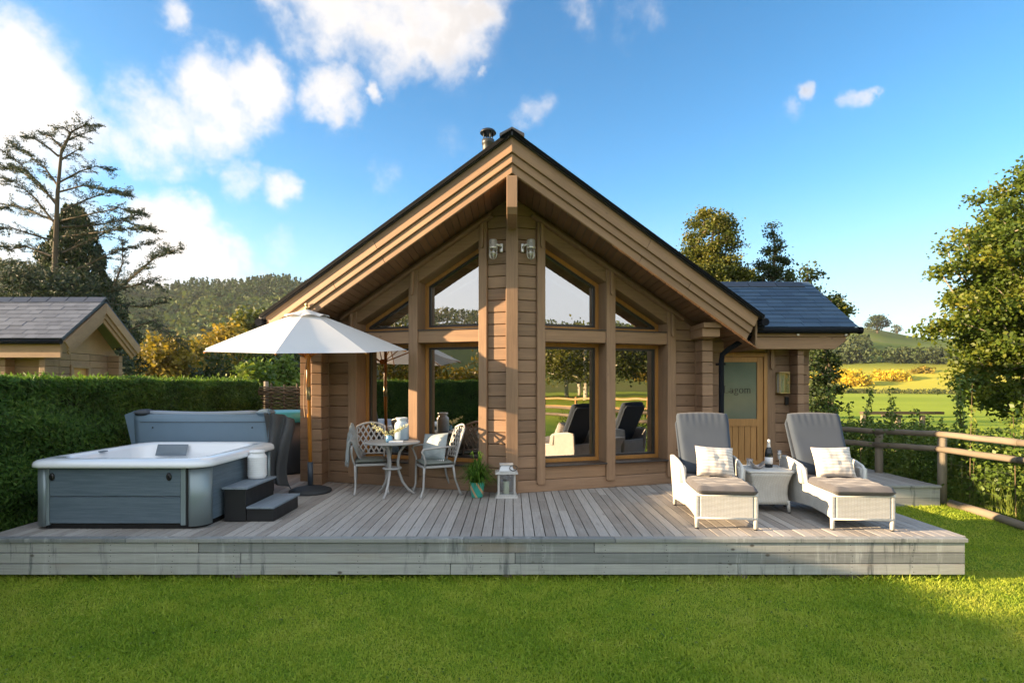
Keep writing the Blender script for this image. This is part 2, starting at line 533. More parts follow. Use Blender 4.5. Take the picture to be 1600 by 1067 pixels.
# hot tub
M_acryl = plain('white_acrylic', (.80, .83, .86), .12, 0, .01, 3, .6, 0, .5)
def panelmat():
    m, q, p = newmat('composite_panel')
    g = q.noise(q.vmath('MULTIPLY', q.obj(), (.05, .05, 1)), 55, 4, .7)
    c = q.mix(q.ss(g, .3, .7), (.082, .120, .155), (.125, .17, .21))
    q.put(p.inputs['Base Color'], c)
    p.inputs['Roughness'].default_value = .55
    q.put(p.inputs['Normal'], q.bump(g, .25, .002))
    return m
M_panel = panelmat()
M_corner = plain('silver_corner', (.25, .31, .335), .42, .35, .02)
M_plinth = plain('black_plinth', (.01, .01, .011), .6)
M_pad = plain('grey_headrest', (.16, .20, .235), .55)
M_cover = plain('vinyl_cover', (.15, .225, .30), .5, 0, .04, 4, .4, .06)
M_covert = plain('vinyl_cover_edge', (.29, .33, .38), .5, 0, .04, 4, .4)
M_skirt = plain('vinyl_skirt', (.055, .062, .07), .6, 0, .08, 5)
M_tread = wood('composite_tread', (.19, .235, .28), 'y', .05, .6, 0, 60, bump=.2)
M_stepside = plain('step_side', (.011, .012, .014), .5)
M_teal = plain('teal_plastic', (.06, .38, .42), .45)
M_whitepl = plain('white_ceramic', (.74, .76, .78), .3, 0, .02)
M_hose = plain('hose', (.6, .6, .58), .5)

# furniture
M_castm = plain('cast_aluminium', (.38, .38, .375), .5, .15, .06, 12)
M_seatpad = plain('sage_pad', (.18, .20, .18), .85, 0, .06, 6, .2, .2)
def canvasmat():
    m, q, p = newmat('canvas')
    n = q.noise(q.obj(), 6, 4)
    q.put(p.inputs['Base Color'], q.mix(n, (.72, .75, .77), (.80, .82, .83)))
    p.inputs['Roughness'].default_value = .85
    p.inputs['Specular IOR Level'].default_value = .15
    tr = q.n('ShaderNodeBsdfTranslucent'); q.put(tr.inputs[0], (.75, .72, .66))
    mx = q.n('ShaderNodeMixShader'); mx.inputs[0].default_value = .22
    nt = m.node_tree
    nt.links.new(p.outputs[0], mx.inputs[1]); nt.links.new(tr.outputs[0], mx.inputs[2]); nt.links.new(mx.outputs[0], nt.nodes['Material Output'].inputs[0])
    return m
M_canvas = canvasmat()
M_bluemetal = plain('slate_blue_metal', (.035, .05, .07), .45)
M_base = plain('parasol_base', (.03, .035, .04), .65, 0, .15, 20)
M_rope = plain('rope', (.35, .26, .17), .9)

def wicker():
    m, q, p = newmat('white_wicker')
    X = q.xyz(q.obj())
    u = q.math('ADD', X[0], X[1])
    a = q.math('SINE', q.math('MULTIPLY', u, math.pi / .030))
    row = q.math('FLOOR', q.math('DIVIDE', X[2], .0125))
    par = q.math('SUBTRACT', q.math('MULTIPLY', q.math('MODULO', q.math('ABSOLUTE', row), 2.0), 2.0), 1.0)
    fz = q.math('FRACT', q.math('DIVIDE', X[2], .0125))
    rowh = q.math('SINE', q.math('MULTIPLY', fz, math.pi))
    h = q.math('MULTIPLY', rowh, q.math('MULTIPLY_ADD', q.math('MULTIPLY', a, par), .09, .82))
    n = q.noise(q.obj(), 14, 4)
    c = q.mix(q.ss(h, .05, .75), (.30, .30, .28), (.62, .62, .59))
    st = q.ss(q.math('ABSOLUTE', a), .15, .75)
    c = q.mix(q.math('MULTIPLY', q.math('SUBTRACT', 1.0, st), .62), c, (.46, .44, .40))
    c = q.vmath('SCALE', c, q.math('MULTIPLY_ADD', n, .4, .8))
    q.put(p.inputs['Base Color'], c)
    p.inputs['Roughness'].default_value = .55
    q.put(p.inputs['Normal'], q.bump(h, .7, .005))
    return m
M_wicker = wicker()
M_wickerleg = plain('wicker_leg', (.60, .60, .57), .55, 0, .06, 40)
def fabric(name, c, scale=220, var=.08, big=.1):
    m, q, p = newmat(name)
    n = q.noise(q.obj(), scale, 2); b = q.noise(q.obj(), 5, 4)
    k = q.math('ADD', q.math('MULTIPLY', q.math('SUBTRACT', n, .5), var * 4), q.math('MULTIPLY', q.math('SUBTRACT', b, .5), big * 4))
    q.put(p.inputs['Base Color'], q.vmath('SCALE', tuple(c), q.math('ADD', k, 1.0)))
    p.inputs['Roughness'].default_value = .9; p.inputs['Specular IOR Level'].default_value = .15
    q.put(p.inputs['Sheen Weight'], .2)
    q.put(p.inputs['Normal'], q.bump(q.math('ADD', n, q.math('MULTIPLY', b, 3)), .25, .004))
    return m
M_slatecush = fabric('slate_fabric', (.048, .064, .09), 220, .05, .06)
M_taupe = fabric('taupe_fabric', (.098, .097, .105), 220, .05, .06)
M_throw = fabric('throw_wool', (.27, .30, .31), 120, .12, .15)
def stripes():
    m, q, p = newmat('striped_linen')
    X = q.xyz(q.obj())
    wob = q.math('MULTIPLY', q.math('SUBTRACT', q.noise(q.obj(), 5, 2), .5), .014)
    f = q.math('FRACT', q.math('DIVIDE', q.math('ADD', X[1], wob), .036))
    n = q.noise(q.obj(), 160, 2)
    s1 = q.math('MULTIPLY', q.ss(f, .48, .56), q.ss(f, .92, .84))
    c = q.mix(q.math('MULTIPLY', s1, q.math('MULTIPLY_ADD', n, .9, .15)), (.66, .62, .57), (.36, .33, .31))
    q.put(p.inputs['Base Color'], c)
    p.inputs['Roughness'].default_value = .95; p.inputs['Specular IOR Level'].default_value = .1
    q.put(p.inputs['Normal'], q.bump(q.math('ADD', n, f), .3, .004))
    return m
M_stripe = stripes()
def ombre():
    m, q, p = newmat('ombre_cushion')
    n = q.noise(q.vmath('MULTIPLY', q.obj(), (.3, 1, 1)), 60, 3)
    y = q.xyz(q.obj())[1]
    k = q.math('ADD', q.math('MULTIPLY_ADD', y, 1.9, .5), q.math('MULTIPLY', q.math('SUBTRACT', n, .5), .6))
    q.put(p.inputs['Base Color'], q.ramp(k, [(.0, (.22, .27, .30)), (.5, (.36, .40, .41)), (1, (.24, .29, .31))]))
    p.inputs['Roughness'].default_value = .7
    return m
M_ombre = ombre()
M_pompom = fabric('pompom', (.7, .7, .7))
def glazed():
    m, q, p = newmat('glazed_stoneware')
    z = q.xyz(q.obj())[2]
    k = q.math('ADD', z, q.math('MULTIPLY', q.math('SUBTRACT', q.noise(q.obj(), 14, 4), .5), .06))
    q.put(p.inputs['Base Color'], q.ramp(q.math('MULTIPLY', k, 3.0), [(.0, (.24, .33, .43)), (.55, (.36, .46, .55)), (1, (.62, .67, .70))]))
    p.inputs['Roughness'].default_value = .25
    return m
M_glaze = glazed()
M_blueglass = plain('blue_glass', (.16, .34, .52), .1)
M_blossom = plain('blossom', (.72, .70, .38), .7)
M_paper = plain('paper', (.74, .75, .77), .7, 0, .03)
def teals():
    m, q, p = newmat('teal_pot')
    X = q.xyz(q.obj())
    a = q.math('ADD', q.math('MULTIPLY', X[0], 9.0), q.math('MULTIPLY', X[2], 5.0))
    f = q.math('SUBTRACT', q.math('ABSOLUTE', q.math('SUBTRACT', q.math('FRACT', a), .5)), .36)
    q.put(p.inputs['Base Color'], q.mix(q.ss(f, .0, .02), (.05, .40, .33), (.62, .40, .22)))
    p.inputs['Roughness'].default_value = .3
    return m
M_tealpot = teals()
M_lantern = wood('limed_wood', (.48, .475, .455), 'z', .08, .7, .1, 60)
M_galv = plain('galvanised', (.52, .54, .56), .4, .5, .05)
M_candle = plain('candle_wax', (.70, .76, .52), .5, 0, .02)
M_bottle = plain('bottle_glass', (.012, .016, .02), .08)
M_foil = plain('bottle_foil', (.75, .73, .72), .35, .3)
M_label = plain('bottle_label', (.70, .70, .72), .6)
M_pewter = plain('pewter', (.42, .38, .36), .35, .7)

# ground
def lawnmat():
    m, q, p = newmat('lawn_ground')
    P = q.pos()
    n = q.noise(P, .9, 5, .6); n2 = q.noise(P, 6, 4)
    c = q.ramp(q.math('ADD', q.math('MULTIPLY', n, .7), q.math('MULTIPLY', n2, .3)), [(.3, (.08, .16, .012)), (.5, (.13, .22, .018)), (.7, (.20, .25, .035))])
    far = q.ramp(q.noise(P, .05, 5), [(.3, (.22, .29, .022)), (.6, (.30, .36, .032)), (.8, (.34, .36, .05))])
    r = q.vmath('LENGTH', P)
    q.put(p.inputs['Base Color'], q.mix(q.ss(r, 11, 20), c, far))
    p.inputs['Roughness'].default_value = .95; p.inputs['Specular IOR Level'].default_value = .1
    q.put(p.inputs['Normal'], q.bump(q.noise(P, 25, 4), .6, .03))
    return m
M_lawn = lawnmat()
def hillmat():
    m, q, p = newmat('hill_grass')
    P = q.pos()
    n = q.noise(P, .012, 6, .6)
    z = q.xyz(P)[2]
    c = q.ramp(n, [(.35, (.075, .105, .022)), (.5, (.12, .155, .03)), (.65, (.16, .155, .05)), (.8, (.14, .11, .05))])
    c = q.mix(q.math('MULTIPLY', q.ss(z, 24, 42), .6), c, (.15, .11, .055))
    X_ = q.xyz(P)
    low = q.math('MULTIPLY', q.ss(z, 9, 3.5), q.math('MULTIPLY', q.ss(X_[0], 30, 80), q.ss(X_[1], 20, 70)))  # sunlit gold of the low pasture, put into the grass colour
    q.put(p.inputs['Base Color'], q.mix(low, c, (.40, .37, .05)))
    p.inputs['Roughness'].default_value = 1.0; p.inputs['Specular IOR Level'].default_value = .05
    return m
M_hill = hillmat()
M_grass = foliage('grass_blades', [(.12, (.115, .20, .016)), (.40, (.245, .375, .030)), (.62, (.42, .49, .060)), (.92, (.52, .50, .14))], .4, .6, 1.4, .62)
M_hedge = foliage('hedge_sprays', [(.1, (.02, .05, .011)), (.45, (.058, .135, .020)), (.75, (.12, .22, .03)), (1, (.22, .28, .055))], .3, .6, 2.2, .35)
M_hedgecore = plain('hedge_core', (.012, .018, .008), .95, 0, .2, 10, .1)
M_cedar = foliage('cedar_needles', [(.1, (.018, .032, .022)), (.5, (.036, .058, .038)), (.9, (.075, .095, .06))], .2, .6)
M_cypress = foliage('cypress_sprays', [(.1, (.010, .02, .008)), (.5, (.022, .042, .012)), (.9, (.06, .085, .02))], .2)
M_syc = foliage('autumn_leaves', [(.08, (.03, .055, .010)), (.45, (.075, .12, .016)), (.70, (.16, .18, .02)), (.88, (.34, .23, .025)), (1, (.42, .17, .03))], .38, .5, .5, .45)
M_oakl = foliage('oak_leaves', [(.1, (.03, .05, .010)), (.5, (.085, .105, .016)), (.8, (.17, .155, .022)), (1, (.27, .2, .03))], .35, .5, .5, .4)
M_dark = foliage('dark_leaves', [(.1, (.014, .028, .010)), (.5, (.034, .058, .016)), (.9, (.085, .105, .022))], .3, .5)
M_gold = foliage('golden_leaves', [(.1, (.34, .26, .02)), (.5, (.52, .40, .03)), (.9, (.68, .52, .06))], .35, .6)
M_rust = foliage('rust_leaves', [(.1, (.09, .085, .015)), (.5, (.21, .165, .022)), (.9, (.36, .25, .03))], .35, .6)
M_ivy = foliage('bramble_leaves', [(.05, (.035, .07, .012)), (.45, (.10, .165, .024)), (.8, (.20, .25, .045)), (1, (.30, .29, .06))], .3, .45, 1.4, .3)
M_fern = foliage('pot_grass', [(.1, (.025, .07, .008)), (.5, (.06, .15, .015)), (.9, (.13, .23, .03))], .35, .4)
M_forest = foliage('forest', [(.05, (.022, .048, .020)), (.35, (.05, .09, .024)), (.6, (.10, .135, .026)), (.8, (.16, .15, .03)), (1, (.24, .19, .035))], .2, .7, .02, .35)
M_belt = foliage('hill_scrub', [(.1, (.035, .055, .025)), (.5, (.06, .085, .03)), (.9, (.11, .115, .04))], .2, .7, .02, .3)
M_white_bark = wood('birch_bark', (.50, .46, .38), 'x', .2, .8, 0, 25, .3, (.2, .18, .14))
# ------------------------------------------------------------------ ground and hills
def sstep(a, b, x):
    t = np.clip((np.asarray(x, float) - a) / (b - a), 0, 1); return t * t * (3 - 2 * t)
def gz(x, y):
    x = np.asarray(x, float); y = np.asarray(y, float)
    r = np.hypot(x, y)
    return .115 * sstep(3.6, 6.2, x) * sstep(5.2, 8.2, y) * (1 - sstep(25, 70, r))
def ground():
    a = np.sinh(np.linspace(-6.2, 6.2, 200)); xs = a / a.max() * 1500
    X, Y = np.meshgrid(xs, xs + 5)
    Z = gz(X, Y)
    n = len(xs)
    me = bpy.data.meshes.new('lawn')
    vs = np.stack([X, Y, Z], -1).reshape(-1, 3)
    fs = [(j * n + i, j * n + i + 1, (j + 1) * n + i + 1, (j + 1) * n + i) for j in range(n - 1) for i in range(n - 1)]
    me.from_pydata(vs.tolist(), [], fs); me.materials.append(M_lawn)
    me.polygons.foreach_set('use_smooth', [True] * len(fs))
    tag(link('lawn', me), kind='structure')
ground()

HR = [(-180, 50), (-150, 50), (-125, 46), (-100, 50), (-75, 60), (-55, 52), (-42, 55), (-33.8, 51), (-28, 57), (-22, 65), (-10, 60), (5, 56), (20, 46), (30, 38), (33, 37), (37.4, 30), (42, 26), (52, 30), (70, 42), (100, 42), (130, 40), (155, 46), (180, 50)]
def hz(th, r):
    """hill height at azimuth th (degrees from +Y towards +X) and distance r"""
    A = np.interp(th, [k[0] for k in HR], [k[1] for k in HR])
    A = A * (1 + .02 * np.sin(np.radians(th) * 23 + .5) + .02 * np.sin(np.radians(th) * 57))
    r0 = np.where(np.abs(th) > 70, 110, 145)
    z = A * sstep(0, 1, (r - r0) / (430 - r0)) * (1 - .6 * sstep(480, 900, r))
    # a lower shoulder of pasture in front of the right-hand ridge
    k = np.exp(-((np.asarray(th) - 37) / 15.) ** 2)
    z = z + k * 7.5 * np.exp(-((r - 235) / 55.) ** 2)
    return z
def hills():
    na, nrad = 260, 44
    th = np.linspace(-180, 180, na + 1); rr = np.linspace(110, 900, nrad)
    TH, RR = np.meshgrid(th, rr)
    Z = hz(TH, RR) - .3
    X = RR * np.sin(np.radians(TH)); Y = RR * np.cos(np.radians(TH))
    me = bpy.data.meshes.new('hills')
    n = na + 1
    vs = np.stack([X, Y, Z], -1).reshape(-1, 3)
    fs = [(j * n + i, (j + 1) * n + i, (j + 1) * n + i + 1, j * n + i + 1) for j in range(nrad - 1) for i in range(na)]
    me.from_pydata(vs.tolist(), [], fs); me.materials.append(M_hill)
    me.polygons.foreach_set('use_smooth', [True] * len(fs))
    tag(link('hills', me), kind='structure')
hills()

def lawn_grass():
    g = np.random.default_rng(3)
    N = 300000
    y = 2.7 + 2.85 * g.random(N) ** 1.15; x = (g.random(N) * 2 - 1) * (y * .97 + .5)
    N2 = 42000
    x2 = 4.2 + 2.7 * g.random(N2); y2 = 5.2 + 3.6 * g.random(N2)
    N3 = 40000
    x3 = 3.8 + 2.9 * g.random(N3); y3 = 1.5 + 3.8 * g.random(N3)
    o3 = np.abs(x3) > y3 * .97 + .5; x3, y3 = x3[o3], y3[o3]
    x = np.concatenate([x, x2, x3]); y = np.concatenate([y, y2, y3])
    ok = ~((x > -5.2) & (x < 4.44) & (y > 5.36)) & ~((x > 4.4) & (x < 6.36) & (y > 8.05))
    x = x[ok]; y = y[ok]
    n = len(x)
    z = gz(x, y)
    patch = .5 + .32 * np.sin(x * 2.1 + 1.3 * np.sin(y * 1.7)) + .25 * np.sin(y * 3.3 + 2 * np.sin(x * 1.1))
    fine = np.sin(x * 9 + 3 * np.sin(y * 7)) * .5 + np.sin(y * 13 + 2 * np.sin(x * 11)) * .5
    ln = (.025 + .013 * g.random(n)) * (.85 + .25 * patch + .12 * fine)
    al = np.stack([g.normal(size=n) * .45, g.normal(size=n) * .45, np.ones(n)], 1)
    rnd = np.clip(.15 + .5 * g.random(n) + .30 * (1 - patch) + .10 * fine + .14 * np.clip(x / 5, -1, 1), 0, 1)
    straw = g.random(n) < .03 + .07 * np.clip(1 - patch * 1.3, 0, 1)
    rnd[straw] = .97
    P = np.stack([x, y, z + ln * .42], 1)
    o = leaves('grass', M_grass, P, ln * 1.15, .17, None, None, None, 0, rnd, 0, al * 2.2, 5)
    tag(o, 'short mown green grass covering the lawn in front of the deck', 'grass', kind='stuff')
    # longer tufts the mower misses along the foot of the deck
    K = 16000
    xt = -5.2 + 9.7 * g.random(K); yt = 5.36 - np.abs(g.normal(size=K)) * .05
    keep = g.random(K) < .35 + .5 * (np.sin(xt * 5 + 2 * np.sin(xt * 2.3)) > .1)
    xt, yt = xt[keep], yt[keep]; lt = .035 + .05 * g.random(len(xt)) ** 2
    at_ = np.stack([g.normal(size=len(xt)) * .5, g.normal(size=len(xt)) * .4 - .2, np.ones(len(xt))], 1)
    o = leaves('edge_grass', M_grass, np.stack([xt, yt, lt * .45], 1), lt * 1.2, .11, None, None, None, 0, None, 0, at_ * 2.2, 6)
    tag(o, 'longer uncut grass tufts along the foot of the deck', 'grass', kind='stuff')
    # a few clover leaves and fallen leaves
    M = 2500
    xx = (g.random(M) * 2 - 1) * 5; yy = 3.2 + 2.0 * g.random(M)
    c = np.sin(xx * 1.7 + 2 * np.sin(yy * 2.3)) + g.normal(size=M) * .5 > .9
    o = leaves('clover', M_ivy, np.stack([xx[c], yy[c], np.full(c.sum(), .022)], 1), .022, .9, None, None, None, 0, None, 2.0, None, 8)
    tag(o, 'low clover leaves scattered through the mown lawn', 'clover', kind='stuff')
lawn_grass()

# ------------------------------------------------------------------ deck
DZ = .42
def G(px, py, z=DZ):
    Y = (EYE - z) * FPX / (py - 600); return Vector(((px - 800) / FPX * Y, Y, z))
def at(px, py, Y):
    return Vector(((px - 800) / FPX * Y, Y, EYE + (600 - py) / FPX * Y))

deck = thing('timber_deck', 'long weathered grey timber deck raised above the front lawn', 'deck', (0, 5.3, 0))
def build_deck():
    m = MB(); x = -5.2; r2 = random.Random(4)
    while x < 4.40:
        w = .1065
        ys = [5.372]; y = 5.372 + r2.uniform(.6, 3.2)
        while y < 11.2: ys.append(y); y += r2.uniform(2.2, 3.6)
        yend = 12.0 if (x < -3.2) else (9.4 if x > 3.2 else 8.8)
        ys = [q for q in ys if q < yend - .3] + [yend]
        for a, b in zip(ys, ys[1:]):
            dz = r2.uniform(-.0015, .0015)
            m.box(x, x + w - .009, a, b - .004, DZ - .028 + dz, DZ + dz, r2.random())
        x += w
    m.build('deck_boards', M_deck, deck, ID, .003, 1)
    m = MB()
    for a, b in ((-5.2, -3.75), (-3.746, -.47), (-.466, 1.0), (1.004, 4.425)):
        m.box(a, b, 5.272, 5.367, DZ - .036, DZ + .002, r2.random())
    m.build('nosing_board', M_fascia, deck, ID, .004, 2)
    m = MB()
    rows = [(DZ - .137, DZ - .042, (-5.19, -3.05, .80, 4.41)), (DZ - .243, DZ - .146, (-5.19, -2.64, .03, 4.41)), (DZ - .352, DZ - .252, (-5.19, -.60, 2.2, 4.41))]
    for z0, z1, xs in rows:
        for a, b in zip(xs, xs[1:]):
            m.box(a + .003, b - .003, 5.292, 5.318, z0, z1, r2.random())
    m.build('fascia_board', M_fascia, deck, ID, .003, 1)
    m = MB()
    for z0, z1, xs in rows:
        m.box(4.386, 4.412, 5.322, 8.02, z0, z1)
    m.build('side_fascia', M_fascia, deck, ID)
    m = MB()
    for z0, z1, xs in rows: m.box(-5.19, -5.164, 5.322, 8.06, z0, z1)
    m.build('side_fascia', M_fascia, deck, ID)
    MB().box(-5.16, 4.38, 5.322, 5.335, DZ - .34, DZ - .04).build('gap_shade_sheet', M_plinth, deck, ID)  # black sheet added for the shade in the gaps between fascia boards
    m = MB()
    for z in (DZ - .065, DZ - .112, DZ - .17, DZ - .219, DZ - .277, DZ - .326):
        x = -5.1
        while x < 4.4:
            m.lathe([(.0, .0), (.0045, .0)], 6, (0, 0, 0), .5, False, T(x + r2.uniform(-.012, .012), 5.2905, z) @ RX(90)); x += .6
    x = -5.2
    while x < 4.40:
        for y in (5.70, 6.30, 6.90, 7.50, 8.10):
            for d in (.025, .075): m.lathe([(.0, .0), (.0045, .0)], 6, (x + d, y + r2.uniform(-.01, .01), DZ + .0025), .5, False)
        x += .1065
    tag(m.build('screw_heads', M_plinth, deck, ID), kind='stuff')
    for px in (385, 803, 1145, 1325):
        X = (px - 800) / FPX * 5.4
        m = MB().box(X - .12, X + .12, 5.34, 5.6, -.05, DZ - .05)
        m.build('support_block', M_postz, deck, ID, .005)
    m = MB()
    for y in np.arange(5.7, 8.2, .6): m.box(-5.15, 4.37, y, y + .05, .12, DZ - .03)
    m.build('joists', M_postz, deck, ID)
build_deck()

def build_platform():
    t = thing('timber_platform', 'small grey timber platform leading to the door beside the rail fence', 'deck', (5.4, 9, .1))
    m = MB(); y = 8.075; r2 = random.Random(9)
    x = 4.42
    while x < 6.33:
        m.box(x, x + .1, 8.10, 10.6, DZ - .028, DZ, r2.random()); x += .1065
    m.build('deck_boards', M_deck, t, ID, .003, 1)
    MB().box(4.415, 6.345, 8.03, 8.096, DZ - .034, DZ + .002).build('nosing_board', M_fascia, t, ID, .004)
    m = MB()
    for k in range(2):
        z1 = DZ - .037 - k * .15
        m.box(4.42, 6.335, 8.05, 8.075, z1 - .147, z1)
        m.box(6.31, 6.335, 8.08, 10.6, z1 - .147, z1)
    m.build('fascia_board', M_fascia, t, ID, .003)
build_platform()

# ------------------------------------------------------------------ cabin
cabin = thing('log_cabin', 'brown timber cabin with a prow gable of tall windows', 'cabin', (0, 7.5, DZ))
PH = math.atan(.32); PHD = math.degrees(PH); CU = 1 / math.cos(PH)      # bay walls turn back 17.7 degrees
SL = .586
WY = 7.46                   # prow corner of the walls
ZS = 4.50                   # soffit height at the ridge line
def top(u): return ZS - SL / CU * u      # soffit height above a bay wall, u along the wall
PITCH = .166

def clip_top(poly, f):
    """keep the part of a polygon (u,z) under z = f(u), f linear"""
    out = []
    n = len(poly)
    for i in range(n):
        a, b = poly[i], poly[(i + 1) % n]
        da, db = f(a[0]) - a[1], f(b[0]) - b[1]
        if da >= 0: out.append(a)
        if da * db < 0:
            t = da / (da - db); out.append((a[0] + (b[0] - a[0]) * t, a[1] + (b[1] - a[1]) * t))
    return out

def boards(m, u0, u1, z0, z1, y0=0.0, y1=.05, sg=1, f=None, r2=rng):
    z = z0
    k = 0
    while z < z1 - .01:
        zt = min(z + PITCH - .006, z1)
        poly = [(u0, z), (u1, z), (u1, zt), (u0, zt)]
        if f: poly = clip_top(poly, f)
        if len(poly) >= 3:
            m.prism([(sg * a, b) for a, b in poly], y0, y1, 'y', r2.random())
        z += PITCH

U1, U2, U3, U4, U5, U6, U7 = .355, .475, 1.42, 1.565, 2.44, 2.585, 3.0
TR0, TR1 = 2.515, 2.69
SILL = .79
def bay(sg):
    Wm = T(0, WY, 0) @ RZ(PHD * sg)
    def B(m, u0, u1, y0, y1, z0, z1, rnd=None): m.box(min(sg * u0, sg * u1), max(sg * u0, sg * u1), y0, y1, z0, z1, rnd)
    def P(m, pts, y0, y1, rnd=None): m.prism([(sg * a, b) for a, b in pts], y0, y1, 'y', rnd)
    m = MB()
    boards(m, .08, U1, DZ + .17, 4.6, 0, .055, sg, top)
    boards(m, U6, U7 - .03, DZ + .17, 3.2, 0, .055, sg, top)
    # base plank all along
    B(m, .06, U7 - .03, -.012, .05, DZ, DZ + .165)
    m.build('wall', M_log, cabin, Wm, .012, 2)
    # dark backing behind the joints
    m = MB()
    P(m, [(.05, DZ), (U1 + .01, DZ), (U1 + .01, top(U1) - .02), (.05, top(.05) - .02)], .052, .10)
    P(m, [(U6 - .01, DZ), (U7, DZ), (U7, top(U7) - .02), (U6 - .01, top(U6) - .02)], .052, .10)
    P(m, [(U1, DZ), (U6, DZ), (U6, SILL - .03), (U1, SILL - .03)], .052, .28)
    m.build('wall_core', M_log, cabin, Wm)
    # posts between the windows
    for a, b in ((U1, U2), (U3, U4), (U5, U6)):
        m = MB()
        P(m, [(a, .545), (a + .02, .525), (b - .02, .525), (b, .545), (b, top(b) - .128), (a, top(a) - .128)], -.045, .29)
        m.build('window_post', M_trim, cabin, Wm, .006, 2)
        m = MB(); c = (a + b) / 2; w = .021
        P(m, [(c - w, top(c) - .44), (c - w * .3, top(c) - .465), (c + w * .3, top(c) - .465), (c + w, top(c) - .44), (c + w, top(c + w) - .128), (c - w, top(c - w) - .128)], -.085, -.047)
        m.build('post_batten', M_trim, cabin, Wm, .006, 2)
    m = MB(); B(m, U7 - .05, U7 + .03, -.03, .06, DZ, 2.80); m.build('corner_trim', M_trim, cabin, Wm, .006)
    for a, b in ((U2, U3), (U4, U5)):
        m = MB(); B(m, a, b, -.022, .29, TR0, TR1); m.build('transom', M_rake, cabin, Wm, .006)
        m = MB(); B(m, a, b, -.040, .20, TR1, TR1 + .012); m.build('flashing', M_alu, cabin, Wm)
        m = MB(); B(m, a, b, -.010, .05, DZ + .17, SILL - .02); m.build('apron_board', M_rake, cabin, Wm, .006)
        m = MB(); B(m, a, b, -.075, .205, SILL - .02, SILL); m.build('sill', M_alu, cabin, Wm, .004)
        m = MB(); P(m, [(a, top(a) - .128), (b, top(b) - .128), (b, top(b) - .31), (a, top(a) - .31)], -.022, .29)
        m.build('rake_head', M_rake, cabin, Wm, .006)
    # raking drip board and frieze under the soffit
    m = MB(); a, b = .27, U6 + .10
    P(m, [(a, top(a) - .088), (b, top(b) - .088), (b, top(b) - .126), (a, top(a) - .126)], -.105, .05)
    m.build('rake_drip', M_rake, cabin, Wm, .005)
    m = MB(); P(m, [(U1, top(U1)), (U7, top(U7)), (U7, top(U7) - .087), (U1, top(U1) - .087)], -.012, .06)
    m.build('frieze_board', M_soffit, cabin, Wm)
    # windows
    for a, b in ((U2, U3), (U4, U5)):
        for upper in (0, 1):
            if upper: z0 = TR1 + .012; f = lambda u: top(u) - .31
            else: z0 = SILL; f = lambda u: TR0
            def ring(d0, d1, y0, y1, mat, name, par, bev=.004):
                """frame between insets d0 and d1 (inset of the head measured downwards)"""
                m = MB()
                k = 1.14 if upper else 1.0
                B(m, a + d0, b - d0, y0, y1, z0 + d0, z0 + d1)
                P(m, [(a + d0, f(a + d0) - d0 * k), (b - d0, f(b - d0) - d0 * k), (b - d0, f(b - d0) - d1 * k), (a + d0, f(a + d0) - d1 * k)], y0, y1)
                for s0, s1 in ((a + d0, a + d1), (b - d1, b - d0)):
                    P(m, [(s0, z0 + d1), (s1, z0 + d1), (s1, f(s1) - d1 * k), (s0, f(s0) - d1 * k)], y0 + .001, y1 - .001)
                return m.build(name, mat, par, Wm, bev)
            w = ring(0, .055, .205, .285, M_oak, 'window', cabin)
            ring(.056, .088, .220, .268, M_alu, 'sash', w, 0)
            m = MB(); k = 1.14 if upper else 1.0; d = .08
            P(m, [(a + d, z0 + d), (b - d, z0 + d), (b - d, f(b - d) - d * k), (a + d, f(a + d) - d * k)], .242, .248)
            m.build('pane', M_glass, w, Wm)
bay(1); bay(-1)

